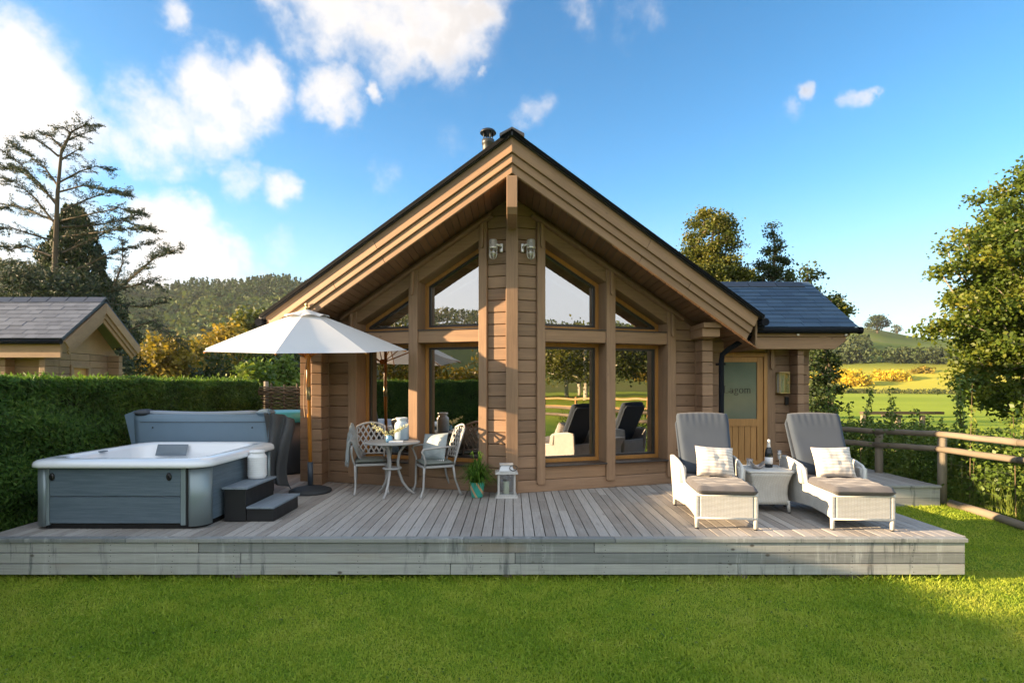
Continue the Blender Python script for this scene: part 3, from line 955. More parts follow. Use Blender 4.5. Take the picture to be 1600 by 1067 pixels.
def cabin_body():
    MB().box(-.084, .084, WY - .055, WY + .14, DZ, 4.34).build('corner_post', M_trim, cabin, ID, .007)
    m = MB(); m.prism([(6.70, 4.10), (6.76, 4.03), (7.58, 4.03), (7.58, 4.49), (6.70, 4.49)], -.066, .066, 'x')
    m.build('ridge_beam', M_trim, cabin, ID, .006)
    for sg in (1, -1):
        # front wall stubs beyond the bay
        m = MB()
        boards(m, 2.86, 3.27, DZ, 2.9, 8.40, 8.46, sg, lambda u: ZS - SL * u)
        m.build('front_wall', M_log, cabin, ID, .012)
        m = MB(); xa, xb = sorted((sg * 2.87, sg * 3.2)); m.box(xa, xb, 8.455, 8.52, DZ, 2.55); m.build('wall_core', M_log, cabin, ID)
        # stacked log ends of the side wall
        m = MB(); z = DZ
        while z < 2.62:
            xa, xb = sorted((sg * 2.82, sg * 2.98)); m.box(xa, xb, 8.06, 8.398, z, min(z + PITCH - .005, 2.66)); z += PITCH
        m.build('log_ends', M_log, cabin, ID, .012)
        m = MB(); xa, xb = sorted((sg * 2.73, sg * 2.985))
        m.box(xa, xb, 7.80, 8.39, 2.60, 2.72); m.box(xa, xb, 7.74, 8.39, 2.724, 2.80)
        m.build('corbel', M_rake, cabin, ID, .008)
        # side walls
        m = MB()
        z = DZ
        while z < 2.75:
            xa, xb = sorted((sg * 2.90, sg * 2.98)); m.box(xa, xb, 8.53, 12.6, z, z + PITCH - .006); z += PITCH
        m.build('side_wall', M_log, cabin, ID, .012, 1)
    m = MB(); m.box(-2.89, 2.89, 12.4, 12.6, DZ, 2.75)
    m.prism([(-2.89, 2.752), (2.89, 2.752), (0, 4.4)], 12.4, 12.6, 'y'); m.build('rear_wall', M_log, cabin, ID)
    m = MB(); m.prism([(-2.75, 8.45), (0, 7.64), (2.75, 8.45), (2.88, 12.4), (-2.88, 12.4)], DZ + .02, DZ + .05, 'z')
    m.build('floor', M_oak, cabin, ID)
    # dark partition inside
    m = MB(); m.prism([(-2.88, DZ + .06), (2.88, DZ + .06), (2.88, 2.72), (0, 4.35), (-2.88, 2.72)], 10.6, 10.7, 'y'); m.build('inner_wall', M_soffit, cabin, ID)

    # soffit, barge boards and roof, each slope turned with the prow
    th = math.atan(SL)
    for sg in (1, -1):
        m = MB()
        Ws = T(0, 0, ZS) @ Matrix.Rotation(sg * th, 4, 'Y')
        L = 3.52 / math.cos(th); x = 0.02
        while x < L - .05:
            X = (x + .05) * math.cos(th)
            y0 = 6.70 + .32 * X
            xa, xb = sorted((sg * x, sg * (x + .094)))
            ye_ = 8.62 if X < 2.95 else 12.6; k_ = .32 * math.cos(th)
            m.prism([(sg * x, y0 - .05 * k_), (sg * (x + .094), y0 + .044 * k_), (sg * (x + .094), ye_), (sg * x, ye_)], .0, .02, 'z')
            x += .1
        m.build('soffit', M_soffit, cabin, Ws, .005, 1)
        th2 = math.atan(SL / CU)
        for k, (d0, d1, rec) in enumerate(((.052, .232, 0), (.237, .350, .030), (.355, .468, .060))):
            Wb = T(0, 6.62 + rec, 4.985) @ RZ(PHD * sg) @ Matrix.Rotation(sg * th2, 4, 'Y')
            s, c = math.sin(th2), math.cos(th2)
            Le = 3.54 * CU / c
            ym = 0  # mitre at the prow
            poly = [(d0 * s, -d0 * c), (Le, -d0 * c), (Le, -d1 * c), (d1 * s, -d1 * c)]
            cut = Le * (.53 if k != 1 else .72)
            pts = lambda a, b: [(sg * q[0], q[1]) for q in (a, b)]
            m = MB()
            m.prism([(sg * p, q) for p, q in [poly[0], (cut, -d0 * c), (cut, -d1 * c), poly[3]]], .006, .04, 'y')
            m.prism([(sg * p, q) for p, q in [(cut + .004, -d0 * c), poly[1], poly[2], (cut + .004, -d1 * c)]], .006, .04, 'y')
            m.build('barge_board', M_rake, cabin, Wb, .005)
        # black verge strip along the prow edge
        Wb = T(0, 6.62, 4.985) @ RZ(PHD * sg) @ Matrix.Rotation(sg * th2, 4, 'Y')
        m = MB(); d0, d1 = -.006, .049
        m.prism([(sg * p, q) for p, q in [(d0 * s, -d0 * c), (Le + .04, -d0 * c), (Le + .04, -d1 * c), (d1 * s, -d1 * c)]], -.052, -.037, 'y')
        m.build('verge_strip', M_verge, cabin, Wb)
        # roof covering
        m = MB()
        e = 3.60
        def pl(X, Y, d): return (sg * X, Y, 4.985 - SL * X + d)
        yf = lambda X: 6.585 + .32 * X
        vs = [pl(0, yf(0), 0), pl(e, yf(e), 0), pl(e, 12.9, 0), pl(0, 12.9, 0), pl(0, yf(0), -.05), pl(e, yf(e), -.05), pl(e, 12.9, -.05), pl(0, 12.9, -.05)]
        fs = [(0, 1, 2, 3), (7, 6, 5, 4), (0, 4, 5, 1), (1, 5, 6, 2), (2, 6, 7, 3), (3, 7, 4, 0)]
        if sg < 0: fs = [f[::-1] for f in fs]
        m.add(vs, fs, .3)
        rf = m.build('roof', M_slate_ridge, cabin, ID)
        # courses of slate over the covering
        m = MB(); Wr = T(0, 0, 4.988) @ Matrix.Rotation(sg * th, 4, 'Y')
        Lr = 3.6 / math.cos(th); k = 0; x = .12
        while x < Lr - .02:
            X = x * math.cos(th); y = 6.62 + .32 * X
            xa, xb = x, min(x + .2, Lr + .02)
            off = .15 if k % 2 else 0
            ys = [y] + [v for v in np.arange(7.0 + off, 12.8, .3) if v > y + .05] + [12.9]
            dy = .32 * (xb - xa) * math.cos(th)
            for q, (a, b) in enumerate(zip(ys, ys[1:])):
                m.prism([(sg * xa, a + .002), (sg * xb, a + .002 + (dy if q == 0 else 0)), (sg * xb, b - .002), (sg * xa, b - .002)], .001, .008, 'z')
            x += .2; k += 1
        m.build('slates', M_slate, rf, Wr)
        MB().box(min(sg * 3.50, sg * 3.525), max(sg * 3.50, sg * 3.525), 7.82, 12.6, 2.48, 2.82).build('eave_fascia', M_rake, cabin, ID)
        m = MB(); m.tube([(sg * 3.60, 7.72, 2.80), (sg * 3.60, 12.7, 2.80)], .055, 10); m.build('gutter', M_pipe, cabin, ID)
    m = MB()
    for k in range(14):
        y = 6.56 + k * .45
        for sg in (1, -1):
            m.prism([(0, 5.022), (sg * .15, 5.022 - .080), (sg * .15, 5.0 - .095), (0, 5.0)], y, y + .44, 'y', .2 + .05 * (k % 3))
    m.build('ridge_tiles', M_slate_ridge, cabin, ID)
    # flue
    c = (-.36, 8.2, 4.6)
    f = MB().lathe([(.085, 0), (.085, .62), (.095, .64), (.095, .78), (.085, .80), (.085, .92), (.095, .93), (.095, .99), (.07, 1.0)], 20, c).build('flue', M_flue, cabin, ID)
    MB().lathe([(.0, 1.16), (.10, 1.135), (.125, 1.10), (.12, 1.09), (.06, 1.12), (0, 1.13)], 20, c).build('flue_cowl', M_black, f, ID)
    for k in range(4):
        m = MB(); a = k * math.pi / 2 + .5; m.tube([(c[0] + .07 * math.cos(a), c[1] + .07 * math.sin(a), c[2] + .98), (c[0] + .075 * math.cos(a), c[1] + .075 * math.sin(a), c[2] + 1.11)], .009, 6); m.build('cowl_strut', M_flue, f, ID)
cabin_body()

def annex():
    AY = 9.4
    f0 = MB(); boards(f0, 3.25, 3.42, DZ, 2.62, AY, AY + .06); boards(f0, 4.40, 5.14, DZ, 2.62, AY, AY + .06); boards(f0, 3.42, 4.40, 2.47, 2.62, AY, AY + .06)
    f0.build('annex_wall', M_log, cabin, ID, .012)
    m = MB(); m.box(4.35, 5.12, AY + .055, AY + .12, DZ, 2.6); m.box(3.0, 3.45, AY + .055, AY + .12, DZ, 2.6); m.box(3.0, 5.12, AY + .122, AY + .15, DZ, 2.6); m.build('wall_core', M_log, cabin, ID)
    m = MB(); z = DZ
    while z < 2.55:
        m.box(4.79, 4.90, 9.12, AY - .002, z, min(z + PITCH - .005, 2.6)); z += PITCH
    m.build('log_ends', M_log, cabin, ID, .012)
    m = MB(); z = DZ
    while z < 2.55:
        m.box(5.06, 5.15, AY + .07, 12, z, min(z + PITCH - .005, 2.6)); z += PITCH
    m.build('annex_side_wall', M_log, cabin, ID, .012)
    m = MB(); z = DZ
    while z < 2.55:
        m.box(3.20, 3.28, 8.53, AY - .002, z, min(z + PITCH - .005, 2.6)); z += PITCH
    m.build('return_wall', M_log, cabin, ID, .012)
    # door set in a frame
    x0, x1, dzb, dzt = 3.42, 4.40, DZ + .03, 2.46
    fr = MB(); fr.box(x0, x0 + .07, AY - .035, AY + .05, dzb, dzt); fr.box(x1 - .06, x1, AY - .035, AY + .05, dzb, dzt); fr.box(x0 + .07, x1 - .06, AY - .035, AY + .05, dzt - .07, dzt)
    fr.build('door_frame', M_door, cabin, ID, .005)
    arch = MB(); arch.box(x1 + .002, x1 + .14, AY - .03, AY - .002, DZ, 2.55); arch.build('door_architrave', M_trim, cabin, ID, .006)
    m = MB(); m.prism([(4.44, 2.20), (4.46, 2.17), (4.485, 2.17), (4.50, 2.20), (4.50, 2.54), (4.44, 2.54)], AY - .075, AY - .032, 'y'); m.build('post_batten', M_trim, cabin, ID, .005)
    a, b = x0 + .075, x1 - .065
    zg0, zg1 = 1.32, 2.30
    d = MB()
    d.box(a, a + .105, AY - .012, AY + .035, dzb + .01, dzt - .075); d.box(b - .105, b, AY - .012, AY + .035, dzb + .01, dzt - .075)
    d.box(a + .105, b - .105, AY - .012, AY + .035, zg1, dzt - .075); d.box(a + .105, b - .105, AY - .012, AY + .035, zg0 - .13, zg0)
    d.box(a + .105, b - .105, AY - .012, AY + .035, dzb + .01, dzb + .16)
    n = 6; w = (b - a - .21) / n
    for k in range(n): d.box(a + .105 + k * w + .003, a + .105 + (k + 1) * w - .003, AY + .004, AY + .03, dzb + .16, zg0 - .13)
    door = d.build('door', M_door, cabin, ID, .004)
    MB().box(a + .106, b - .106, AY + .006, AY + .02, zg0, zg1).build('door_pane', M_door_glass, door, ID)
    h = MB(); h.box(a + .015, a + .05, AY - .022, AY - .013, 1.03, 1.24); h.tube([(a + .033, AY - .02, 1.16), (a + .033, AY - .065, 1.16), (a + .15, AY - .065, 1.16)], .011, 8)
    h.build('door_handle', M_black, door, ID)
    # letters on the glass, cut as serif strokes
    m = MB(); yl = AY + .0045
    def st(p, q, wd, n=None):
        p, q = Vector((p[0], 0, p[1])), Vector((q[0], 0, q[1]))
        m.bar(p + Vector((0, yl, 0)), q + Vector((0, yl, 0)), .002, wd, (0, 0, 1) if abs((q - p).z) < abs((q - p).x) else (1, 0, 0))
    def arc(cx, cz, rx, rz, a0, a1, w0, w1, n=14):
        for k in range(n):
            t0 = R(a0 + (a1 - a0) * k / n); t1 = R(a0 + (a1 - a0) * (k + 1) / n)
            tm = (t0 + t1) / 2
            wd = w0 + (w1 - w0) * abs(math.cos(tm))
            p = Vector((cx + rx * math.cos(t0), yl, cz + rz * math.sin(t0))); q = Vector((cx + rx * math.cos(t1), yl, cz + rz * math.sin(t1)))
            e = (q - p).normalized() * .002
            dr = Vector((math.cos(tm), 0, math.sin(tm)))
            m.bar(p - e, q + e, .002, wd, dr)
    z0 = 1.765; xh = .078; cap = .125; F, TN = .0165, .006
    x = 3.66
    st((x + .015, z0), (x + .015, z0 + cap), F); st((x, z0 + cap - .003), (x + .034, z0 + cap - .003), TN); st((x, z0 + .003), (x + .078, z0 + .003), TN); st((x + .078, z0), (x + .083, z0 + .034), TN)
    x = 3.762
    arc(x + .024, z0 + .022, .022, .022, 0, 360, TN, F * .8); arc(x + .03, z0 + xh - .022, .024, .022, 10, 165, TN, TN * 1.3); st((x + .055, z0 + .004), (x + .055, z0 + xh - .02), F); st((x + .055, z0 + .003), (x + .07, z0 + .004), TN)
    x = 3.848
    arc(x + .028, z0 + .052, .021, .024, 0, 360, TN, F * .75); arc(x + .028, z0 - .018, .031, .019, 0, 360, TN, F * .6); st((x + .046, z0 + .072), (x + .062, z0 + .078), TN * 1.4); st((x + .012, z0 + .030), (x + .012, z0 + .002), TN * 1.4)
    x = 3.932
    arc(x + .03, z0 + xh / 2, .032, xh / 2, 0, 360, TN, F)
    x = 4.012
    for k in range(3):
        xx = x + .014 + k * .044
        st((xx, z0), (xx, z0 + xh - (.0 if k == 0 else .014)), F * .9); st((xx - .014, z0 + .003), (xx + .014, z0 + .003), TN)
        if k < 2: arc(xx + .022, z0 + xh - .018, .022, .017, 0, 180, TN, F * .7)
    st((x, z0 + xh - .003), (x + .018, z0 + xh - .003), TN)
    m.build('door_lettering', M_black, door, ID)
    # small black switch box by the corner
    MB().box(4.70, 4.76, AY - .06, AY - .002, 1.56, 1.70).build('switch_box', M_black, cabin, ID, .012)
    # roof over the door
    ye, ze, yr, zr = 8.98, 2.86, 10.36, 3.80
    L = math.hypot(yr - ye, zr - ze); an = math.atan2(zr - ze, yr - ye)
    Wr = T(0, ye, ze) @ Matrix.Rotation(an, 4, 'X')
    m = MB(); m.box(2.2, 5.66, 0, L, -.05, 0.0)
    Wb = T(0, 2 * yr - ye, ze) @ RZ(180) @ Matrix.Rotation(an, 4, 'X')
    rf = m.build('annex_roof', M_slate_ridge, cabin, Wr)
    MB().box(-5.66, -2.2, 0, L, -.05, .0).build('roof_back', M_slate, rf, Wb)
    m = MB(); k = 0; y = -.03; r2 = random.Random(3)
    while y < L - .03:
        x = 2.3 - (.14 if k % 2 else 0)
        while x < 5.68:
            w = .29 + r2.uniform(-.03, .03)
            xb = min(x + w, 5.70)
            tl = r2.uniform(0, .004)
            m.box(x + .002, xb - .002, y, y + .20, .004, .014 + tl, r2.random(), T(0, y, 0) @ Matrix.Rotation(-.06, 4, 'X') @ T(0, -y, .011))
            x = xb if xb > x + .02 else x + .1
            if xb >= 5.70: break
        y += .148; k += 1
    m.build('slates', M_slate, rf, Wr)
    m = MB(); x = 2.4; 
    while x < 5.5:
        xb = min(x + .52, 5.68)
        m.prism([(yr - .13, zr - .045), (yr, zr + .062), (yr + .13, zr - .045), (yr + .12, zr - .07), (yr, zr + .035), (yr - .12, zr - .07)], x, xb - .012, 'x')
        x += .52
    m.build('ridge_tiles', M_slate_ridge, rf, ID)
    # eave beam, fascia and verge board
    m = MB(); m.prism([(3.3, 2.50), (5.36, 2.50), (5.54, 2.64), (5.54, 2.70), (3.3, 2.70)], 9.02, 9.08, 'y'); m.build('eave_beam', M_rake, cabin, ID, .006)
    m = MB(); m.box(3.3, 5.56, 8.99, 9.05, 2.704, 2.80); m.build('eave_fascia', M_rake, cabin, ID, .005)
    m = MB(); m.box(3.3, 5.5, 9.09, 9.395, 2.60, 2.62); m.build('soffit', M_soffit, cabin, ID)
    for px in (1247, 1322):
        X = (px - 800) / 850 * 8.97; MB().box(X - .02, X + .02, 8.965, 8.988, 2.72, 2.76).build('gutter_bracket', M_chrome, cabin, ID)
    m = MB(); m.box(5.60, 5.635, 0, L, -.16, -.052); m.build('verge_board', M_rake, cabin, Wr, .004)
    m = MB(); m.tube([(3.35, 8.93, 2.80), (5.70, 8.93, 2.80)], .05, 10); m.tube([(5.68, 8.93, 2.80), (5.74, 8.93, 2.80)], .06, 10); m.build('gutter', M_pipe, cabin, ID)
    # gable end of the annex
    m = MB(); m.prism([(AY + .1, 2.6), (2 * yr - AY, 2.6), (yr, 3.62)], 5.06, 5.12, 'x'); m.build('annex_gable', M_log, cabin, ID)
    # downpipe from the main eave, swan-necked to the wall
    m = MB(); P = [(3.57, 7.95, 2.80), (3.56, 7.96, 2.70), (3.50, 7.98, 2.63), (3.22, 8.08, 2.44), (3.135, 8.11, 2.36), (3.125, 8.12, 2.26), (3.125, 8.12, DZ + .12), (3.13, 8.04, DZ + .05)]
    m.tube(P, .038, 12)
    dp = m.build('downpipe', M_pipe, cabin, ID)
    m = MB()
    for z in (2.2, 1.4): m.box(3.07, 3.18, 8.10, 8.2, z, z + .035)
    m.build('pipe_clip', M_pipe, dp, ID)
    MB().box(3.53, 3.66, 7.86, 8.04, 2.70, 2.84).build('gutter_outlet', M_pipe, dp, ID, .02)
annex()

# wall lamps
def bulkhead(sg, label):
    t = thing('wall_lamp', label, 'wall lamp', (0, 0, 0), 0, 'bulkhead lamps beside the corner post')
    u = .232
    Wm = T(0, WY, 0) @ RZ(PHD * sg) @ T(sg * u, 0, 3.76)
    t.matrix_world = Wm
    s = sg
    MB().box(-s * .085 - .022, -s * .085 + .022, -.035, 0, -.03, .09).build('wall_plate', M_chrome, t, None, .008)
    MB().tube([(-s * .085, -.03, .04), (-s * .085, -.10, .05), (-s * .05, -.12, .055), (0, -.12, .06)], .016, 8).build('arm', M_chrome, t)
    MB().lathe([(.0, .125), (.05, .125), (.056, .115), (.056, .03), (.062, .025), (.062, .005), (.05, .0)], 18, (0, -.12, 0)).build('cap', M_chrome, t)
    MB().lathe([(.046, .0), (.046, -.07), (.036, -.11), (.015, -.128), (0, -.13)], 16, (0, -.12, 0)).build('glass_jar', M_lamp_glass, t)
    m = MB()
    for k in range(6):
        a = k * math.pi / 3
        m.tube([(r * math.cos(a), -.12 + r * math.sin(a), z) for r, z in ((.054, .0), (.054, -.075), (.042, -.12), (.0, -.145))], .0055, 5)
    m.tube([(.055 * math.cos(a), -.12 + .055 * math.sin(a), -.06) for a in np.linspace(0, 2 * math.pi, 17)], .005, 5)
    m.build('cage', M_chrome, t)
bulkhead(-1, 'caged silver bulkhead lamp on the wall left of the gable corner post')
bulkhead(1, 'caged silver bulkhead lamp on the wall right of the gable corner post')
def brass_lantern():
    t = thing('wall_lantern', 'square brass glazed lantern on the wall right of the door', 'wall lamp', (4.64, 9.4, 1.76))
    MB().box(-.07, .07, -.02, -.002, .02, .34).build('reflector_plate', M_whitepl, t)  # white backing added as a reflector to brighten the lantern glass
    m = MB()
    for x in (-.088, .076):
        for y in (-.15, -.032): m.box(x, x + .012, y, y + .012, .012, .35)
    m.box(-.092, .092, -.155, -.016, .35, .365); m.box(-.092, .092, -.155, -.016, 0, .012)
    m.box(-.006, .006, -.15, -.142, .012, .35)
    m.build('frame', M_brass, t, None, .002)
    m = MB(); m.box(-.084, .084, -.147, -.145, .012, .35); m.box(-.086, -.084, -.14, -.03, .012, .35); m.box(.084, .086, -.14, -.03, .012, .35); m.build('pane', M_lamp_glass, t)
    MB().lathe([(.018, .012), (.018, .13), (.012, .15), (.02, .19), (.008, .24), (0, .245)], 12, (0, -.09, 0)).build('bulb', M_candle, t)
brass_lantern()
# ------------------------------------------------------------------ hot tub
def rrect(x0, x1, y0, y1, r, n=6):
    pts = []
    for cx, cy, a0 in ((x1 - r, y0 + r, -90), (x1 - r, y1 - r, 0), (x0 + r, y1 - r, 90), (x0 + r, y0 + r, 180)):
        for k in range(n + 1):
            a = R(a0 + 90 * k / n); pts.append((cx + r * math.cos(a), cy + r * math.sin(a)))
    return pts
def loft(m, loops, cap0=False, cap1=False, smooth=True, rnd=.5):
    n = len(loops[0]); vs = [p for l in loops for p in l]
    fs = [(i * n + k, i * n + (k + 1) % n, (i + 1) * n + (k + 1) % n, (i + 1) * n + k) for i in range(len(loops) - 1) for k in range(n)]
    m.add(vs, fs, rnd, smooth)
    b = len(m.v) - len(vs)
    if cap0: m.f.append(tuple(b + k for k in range(n))[::-1]); m.r.append(rnd); m.sm.append(False)
    if cap1: m.f.append(tuple(b + (len(loops) - 1) * n + k for k in range(n))); m.r.append(rnd); m.sm.append(False)

TX0, TX1, TY0, TY1 = -4.97, -3.17, 5.60, 7.27
def hot_tub():
    t = thing('hot_tub', 'square grey panelled hot tub with white rim on the left of the deck', 'hot tub', ((TX0 + TX1) / 2, (TY0 + TY1) / 2, DZ))
    zb, zr = DZ + .035, 1.065
    MB().prism(rrect(TX0 + .05, TX1 - .05, TY0 + .05, TY1 - .05, .14), DZ + .002, zb + .06, 'z').build('plinth', M_plinth, t, ID)
    # white moulded shell: lip, rim, inner wall, seat ledge, floor
    m = MB()
    spec = [(-.036, .0, .19, 1.060), (-.046, 0, .2, 1.066), (-.046, 0, .2, 1.09), (-.036, 0, .19, 1.112), (-.012, 0, .18, 1.132), (.06, 0, .2, 1.148), (.135, 0, .24, 1.142), (.155, 0, .26, 1.11), (.18, 0, .26, .98), (.22, 0, .26, .80), (.42, 0, .22, .78), (.48, 0, .2, .60), (.5, 0, .2, .55)]
    loops = []
    for ins, _, r, z in spec:
        l = []
        for x, y in rrect(TX0 + ins, TX1 - ins, TY0 + ins, TY1 - ins, r, 8):
            fx = (x - TX0) / (TX1 - TX0); fy = (y - TY0) / (TY1 - TY0)
            dz = 0
            if z > 1.05 and z > 1.09:
                dz = -.028 * math.exp(-((fx + .02) / .16) ** 2) * math.exp(-((fy - .62) / .30) ** 2) + .012 * fy
            l.append((x, y, z + dz))
        loops.append(l)
    loft(m, loops, False, True)
    m.build('shell', M_acryl, t, ID)
    # rounded silver corner columns
    cz0, cz1 = zb, zr
    for cx, cy, a0, sx in ((TX0 + .16, TY0 + .16, 180, 1), (TX1 - .16, TY0 + .16, 270, 1), (TX1 - .16, TY1 - .16, 0, 1), (TX0 + .16, TY1 - .16, 90, 1)):
        o = [(cx + .16 * math.cos(R(a0 + 90 * k / 10)), cy + .16 * math.sin(R(a0 + 90 * k / 10))) for k in range(11)]
        inn = [(cx + .10 * math.cos(R(a0 + 90 * k / 10)), cy + .10 * math.sin(R(a0 + 90 * k / 10))) for k in range(11)][::-1]
        MB().prism(o + inn, cz0, cz1, 'z', .5, None, True).build('corner_panel', M_corner, t, ID)
    # front boards, side boards
    xa, xb = TX0 + .165, TX1 - .165
    m = MB(); m.box(xa + .035, xb - .085, TY0 + .012, TY0 + .04, zb + .03, .755); m.build('front_panel', M_panel, t, ID, .004)
    m = MB(); m.box(xa + .035, xb - .085, TY0 + .012, TY0 + .04, .763, zr); fp = m.build('front_panel', M_panel, t, ID, .004)
    m = MB(); m.box(xa, xa + .031, TY0 + .004, TY0 + .04, zb + .01, zr); m.build('panel_trim', M_corner, t, ID, .006); m = MB(); m.box(xb - .081, xb - .03, TY0 + .004, TY0 + .04, zb + .01, zr); m.build('panel_trim', M_corner, t, ID, .006)
    m = MB(); m.box(xb - .028, xb - .003, TY0 + .015, TY0 + .04, zb + .01, zr); m.build('panel_channel', M_plinth, t, ID)
    m = MB(); m.box(TX1 - .04, TX1 - .012, TY0 + .18, TY1 - .18, zb + .03, zr); m.build('side_panel', M_panel, t, ID, .004); m = MB(); m.box(TX0 + .012, TX0 + .04, TY0 + .18, TY1 - .18, zb + .03, zr); m.build('side_panel', M_panel, t, ID, .004)
    m = MB(); m.box(xa, xb, TY1 - .04, TY1 - .012, zb + .03, zr); m.build('rear_panel', M_panel, t, ID, .004)
    m = MB(); m.box(TX0 + .05, TX1 - .05, TY0 + .05, TY1 - .05, zb + .05, zb + .08); m.build('tub_base', M_plinth, t, ID)
    for px in (80, 263):
        X = (px - 800) / FPX * TY0
        m = MB(); m.lathe([(0, -.012), (.036, -.01), (.04, 0), (.03, .012), (0, .014)], 16, (0, 0, 0), .5, True, T(X, TY0 + .008, .965) @ RX(90) @ Matrix.Diagonal((.72, 1.05, 1, 1)))
        m.box(X - .008, X + .008, TY0 - .014, TY0 + .0, .945, .985)
        m.build('panel_latch', M_black, t, ID)
    # headrest and control pad
    p0 = at(266, 697, 7.02)
    MB().cushion(.40, .15, .06, T(p0.x, 7.055, 1.068) @ RX(68), 12, .0, 2).build('headrest', M_pad, t, ID)
    MB().box(-4.86, -4.78, 6.35, 6.44, 1.125, 1.138).build('control_pad', M_pad, t, ID, .005)
hot_tub()

def tub_cover():
    t = thing('spa_cover', 'folded blue grey vinyl cover standing behind the hot tub', 'tub cover', (-4.2, 7.5, DZ))
    x0, x1 = -5.13, -3.33
    def slab(y, name, d=0.0):
        m = MB()
        def face(yy):
            def fn(u, v):
                x = x0 + (x1 - x0) * u; z = .70 + (1.52 - .70) * v
                x += (-.06 * v + .02) * (1 - u) * 1.2
                b = .018 * math.sin(u * 9) * (1 - v) + .035 * (u - .5) ** 2 * v * 4
                return (x, yy + b * .6, z - .03 * math.sin(math.pi * u) * v ** 3)
            return fn
        loops = []
        n = 24
        for v in np.linspace(0, 1, 9):
            l = [face(y)(k / n, v) for k in range(n + 1)] + [face(y + .085)(k / n, v) for k in range(n, -1, -1)]
            loops.append(l)
        loft(m, loops, True, True)
        m.build(name, M_cover, t, ID)
    slab(7.42, 'cover_panel'); slab(7.53, 'cover_panel')
    for px in (237, 393):
        c = at(px, 668, 7.40); MB().lathe([(0, 0), (.011, 0), (.008, .006), (0, .007)], 10, (0, 0, 0), .5, True, T(c.x, 7.418, c.z) @ RX(90)).build('snap_rivet', M_black, t, ID)
    m = MB(); m.tube([(x0 + .05 + k * .09, 7.417 + .035 * ((x0 + .05 + k * .09 - x0) / (x1 - x0) - .5) ** 2 * 2.2, 1.40) for k in range(20)], .004, 5); m.build('seam', M_skirt, t, ID)
    # padded pale roll along the folded top, with end caps
    m = MB(); m.tube([(x0 + .13 + (x1 - x0 - .3) * k / 14, 7.515, 1.525 - .022 * math.sin(math.pi * k / 14)) for k in range(15)], [.045] + [.06] * 13 + [.045], 12, True, .5, .62, (0, 1, 0)); m.build('fold_roll', M_covert, t, ID)
    for xa in (x0 - .04, x1 - .17):
        MB().cushion(.2, .22, .1, T(xa + .1, 7.515, 1.525) @ RZ(3), 8, .02, 4).build('corner_cap', M_skirt if xa < -4 else M_cover, t, ID)
    # flared left wing and hanging skirt at the right
    m = MB(); m.prism([(x0 - .17, 1.50), (x0 - .02, 1.56), (x0 + .06, .75), (x0 + .01, .75)], 7.44, 7.465, 'y'); m.build('side_wing', M_cover, t, ID)
    m = MB()
    def cloth(u, v):
        z = 1.53 - .95 * v
        return (-3.36 + .26 * u + .06 * math.sin(v * 5 + 1) * u + .03 * v, 7.36 + .22 * u + .035 * math.sin(u * 13 + v * 3) + .05 * math.sin(v * 4 + u * 3), z - .10 * u * u + .06 * u * math.sin(v * 6))
    m.grid(cloth, 18, 22, .5, True)
    o = m.build('hanging_skirt', M_skirt, t, ID); md = o.modifiers.new('solid', 'SOLIDIFY'); md.thickness = .012
    m = MB(); m.tube([(-3.30, 7.5, .45), (-3.30, 7.5, 1.5)], .02, 8); m.build('lifter_arm', M_black, t, ID); m = MB(); m.tube([(-5.1, 7.5, .45), (-5.1, 7.5, 1.5)], .02, 8); m.build('lifter_arm', M_black, t, ID)
tub_cover()

def spa_steps():
    t = thing('spa_steps', 'two tread dark steps with grey composite treads beside the hot tub', 'steps', (-2.85, 6.25, DZ))
    m = MB(); m.box(-3.135, -2.90, 5.925, 6.62, DZ + .003, .775); m.box(-2.897, -2.60, 5.935, 6.61, DZ + .003, .565); m.build('side', M_stepside, t, ID, .005)
    for x0, x1, z in ((-3.15, -2.87, .80), (-2.885, -2.58, .59)):
        m = MB(); w = (x1 - x0) / 2
        for k in range(2): m.box(x0 + k * w, x0 + (k + 1) * w - .004, 5.90, 6.64, z - .024, z, .5 + .1 * k)
        m.build('tread', M_tread, t, ID, .004)
spa_steps()
def ribbed_jar():
    t = thing('ribbed_jar', 'white ribbed ceramic jar on the upper tub step', 'jar', (-3.03, 6.47, .80))
    prof = [(.06, 0), (.095, .005), (.10, .02)]
    for k in range(9):
        z = .03 + k * .026; prof += [(.103, z), (.108, z + .013), (.103, z + .025)]
    prof += [(.10, .27), (.085, .29), (.082, .305)]
    MB().lathe(prof, 28).build('jar_body', M_whitepl, t)
    MB().lathe([(.086, .305), (.09, .315), (.088, .33), (.06, .34), (0, .342)], 28).build('lid', M_whitepl, t)
ribbed_jar()
def teal_tub():
    t = thing('teal_tank', 'teal plastic tank standing behind the hot tub cover', 'tank', (-3.95, 9.4, DZ))
    MB().lathe([(.46, 0), (.5, .05), (.52, .86)], 36).build('tank_body', M_bluemetal, t)
    MB().lathe([(.53, .86), (.55, .88), (.55, 1.02), (.5, 1.035), (.0, 1.04)], 36).build('lid', M_teal, t)
    m = MB(); m.tube([(.52, -.25, .68), (.60, -.3, .66), (.66, -.3, .5), (.63, -.3, .25), (.68, -.3, .05)], .017, 8); m.build('hose', M_hose, t)
teal_tub()

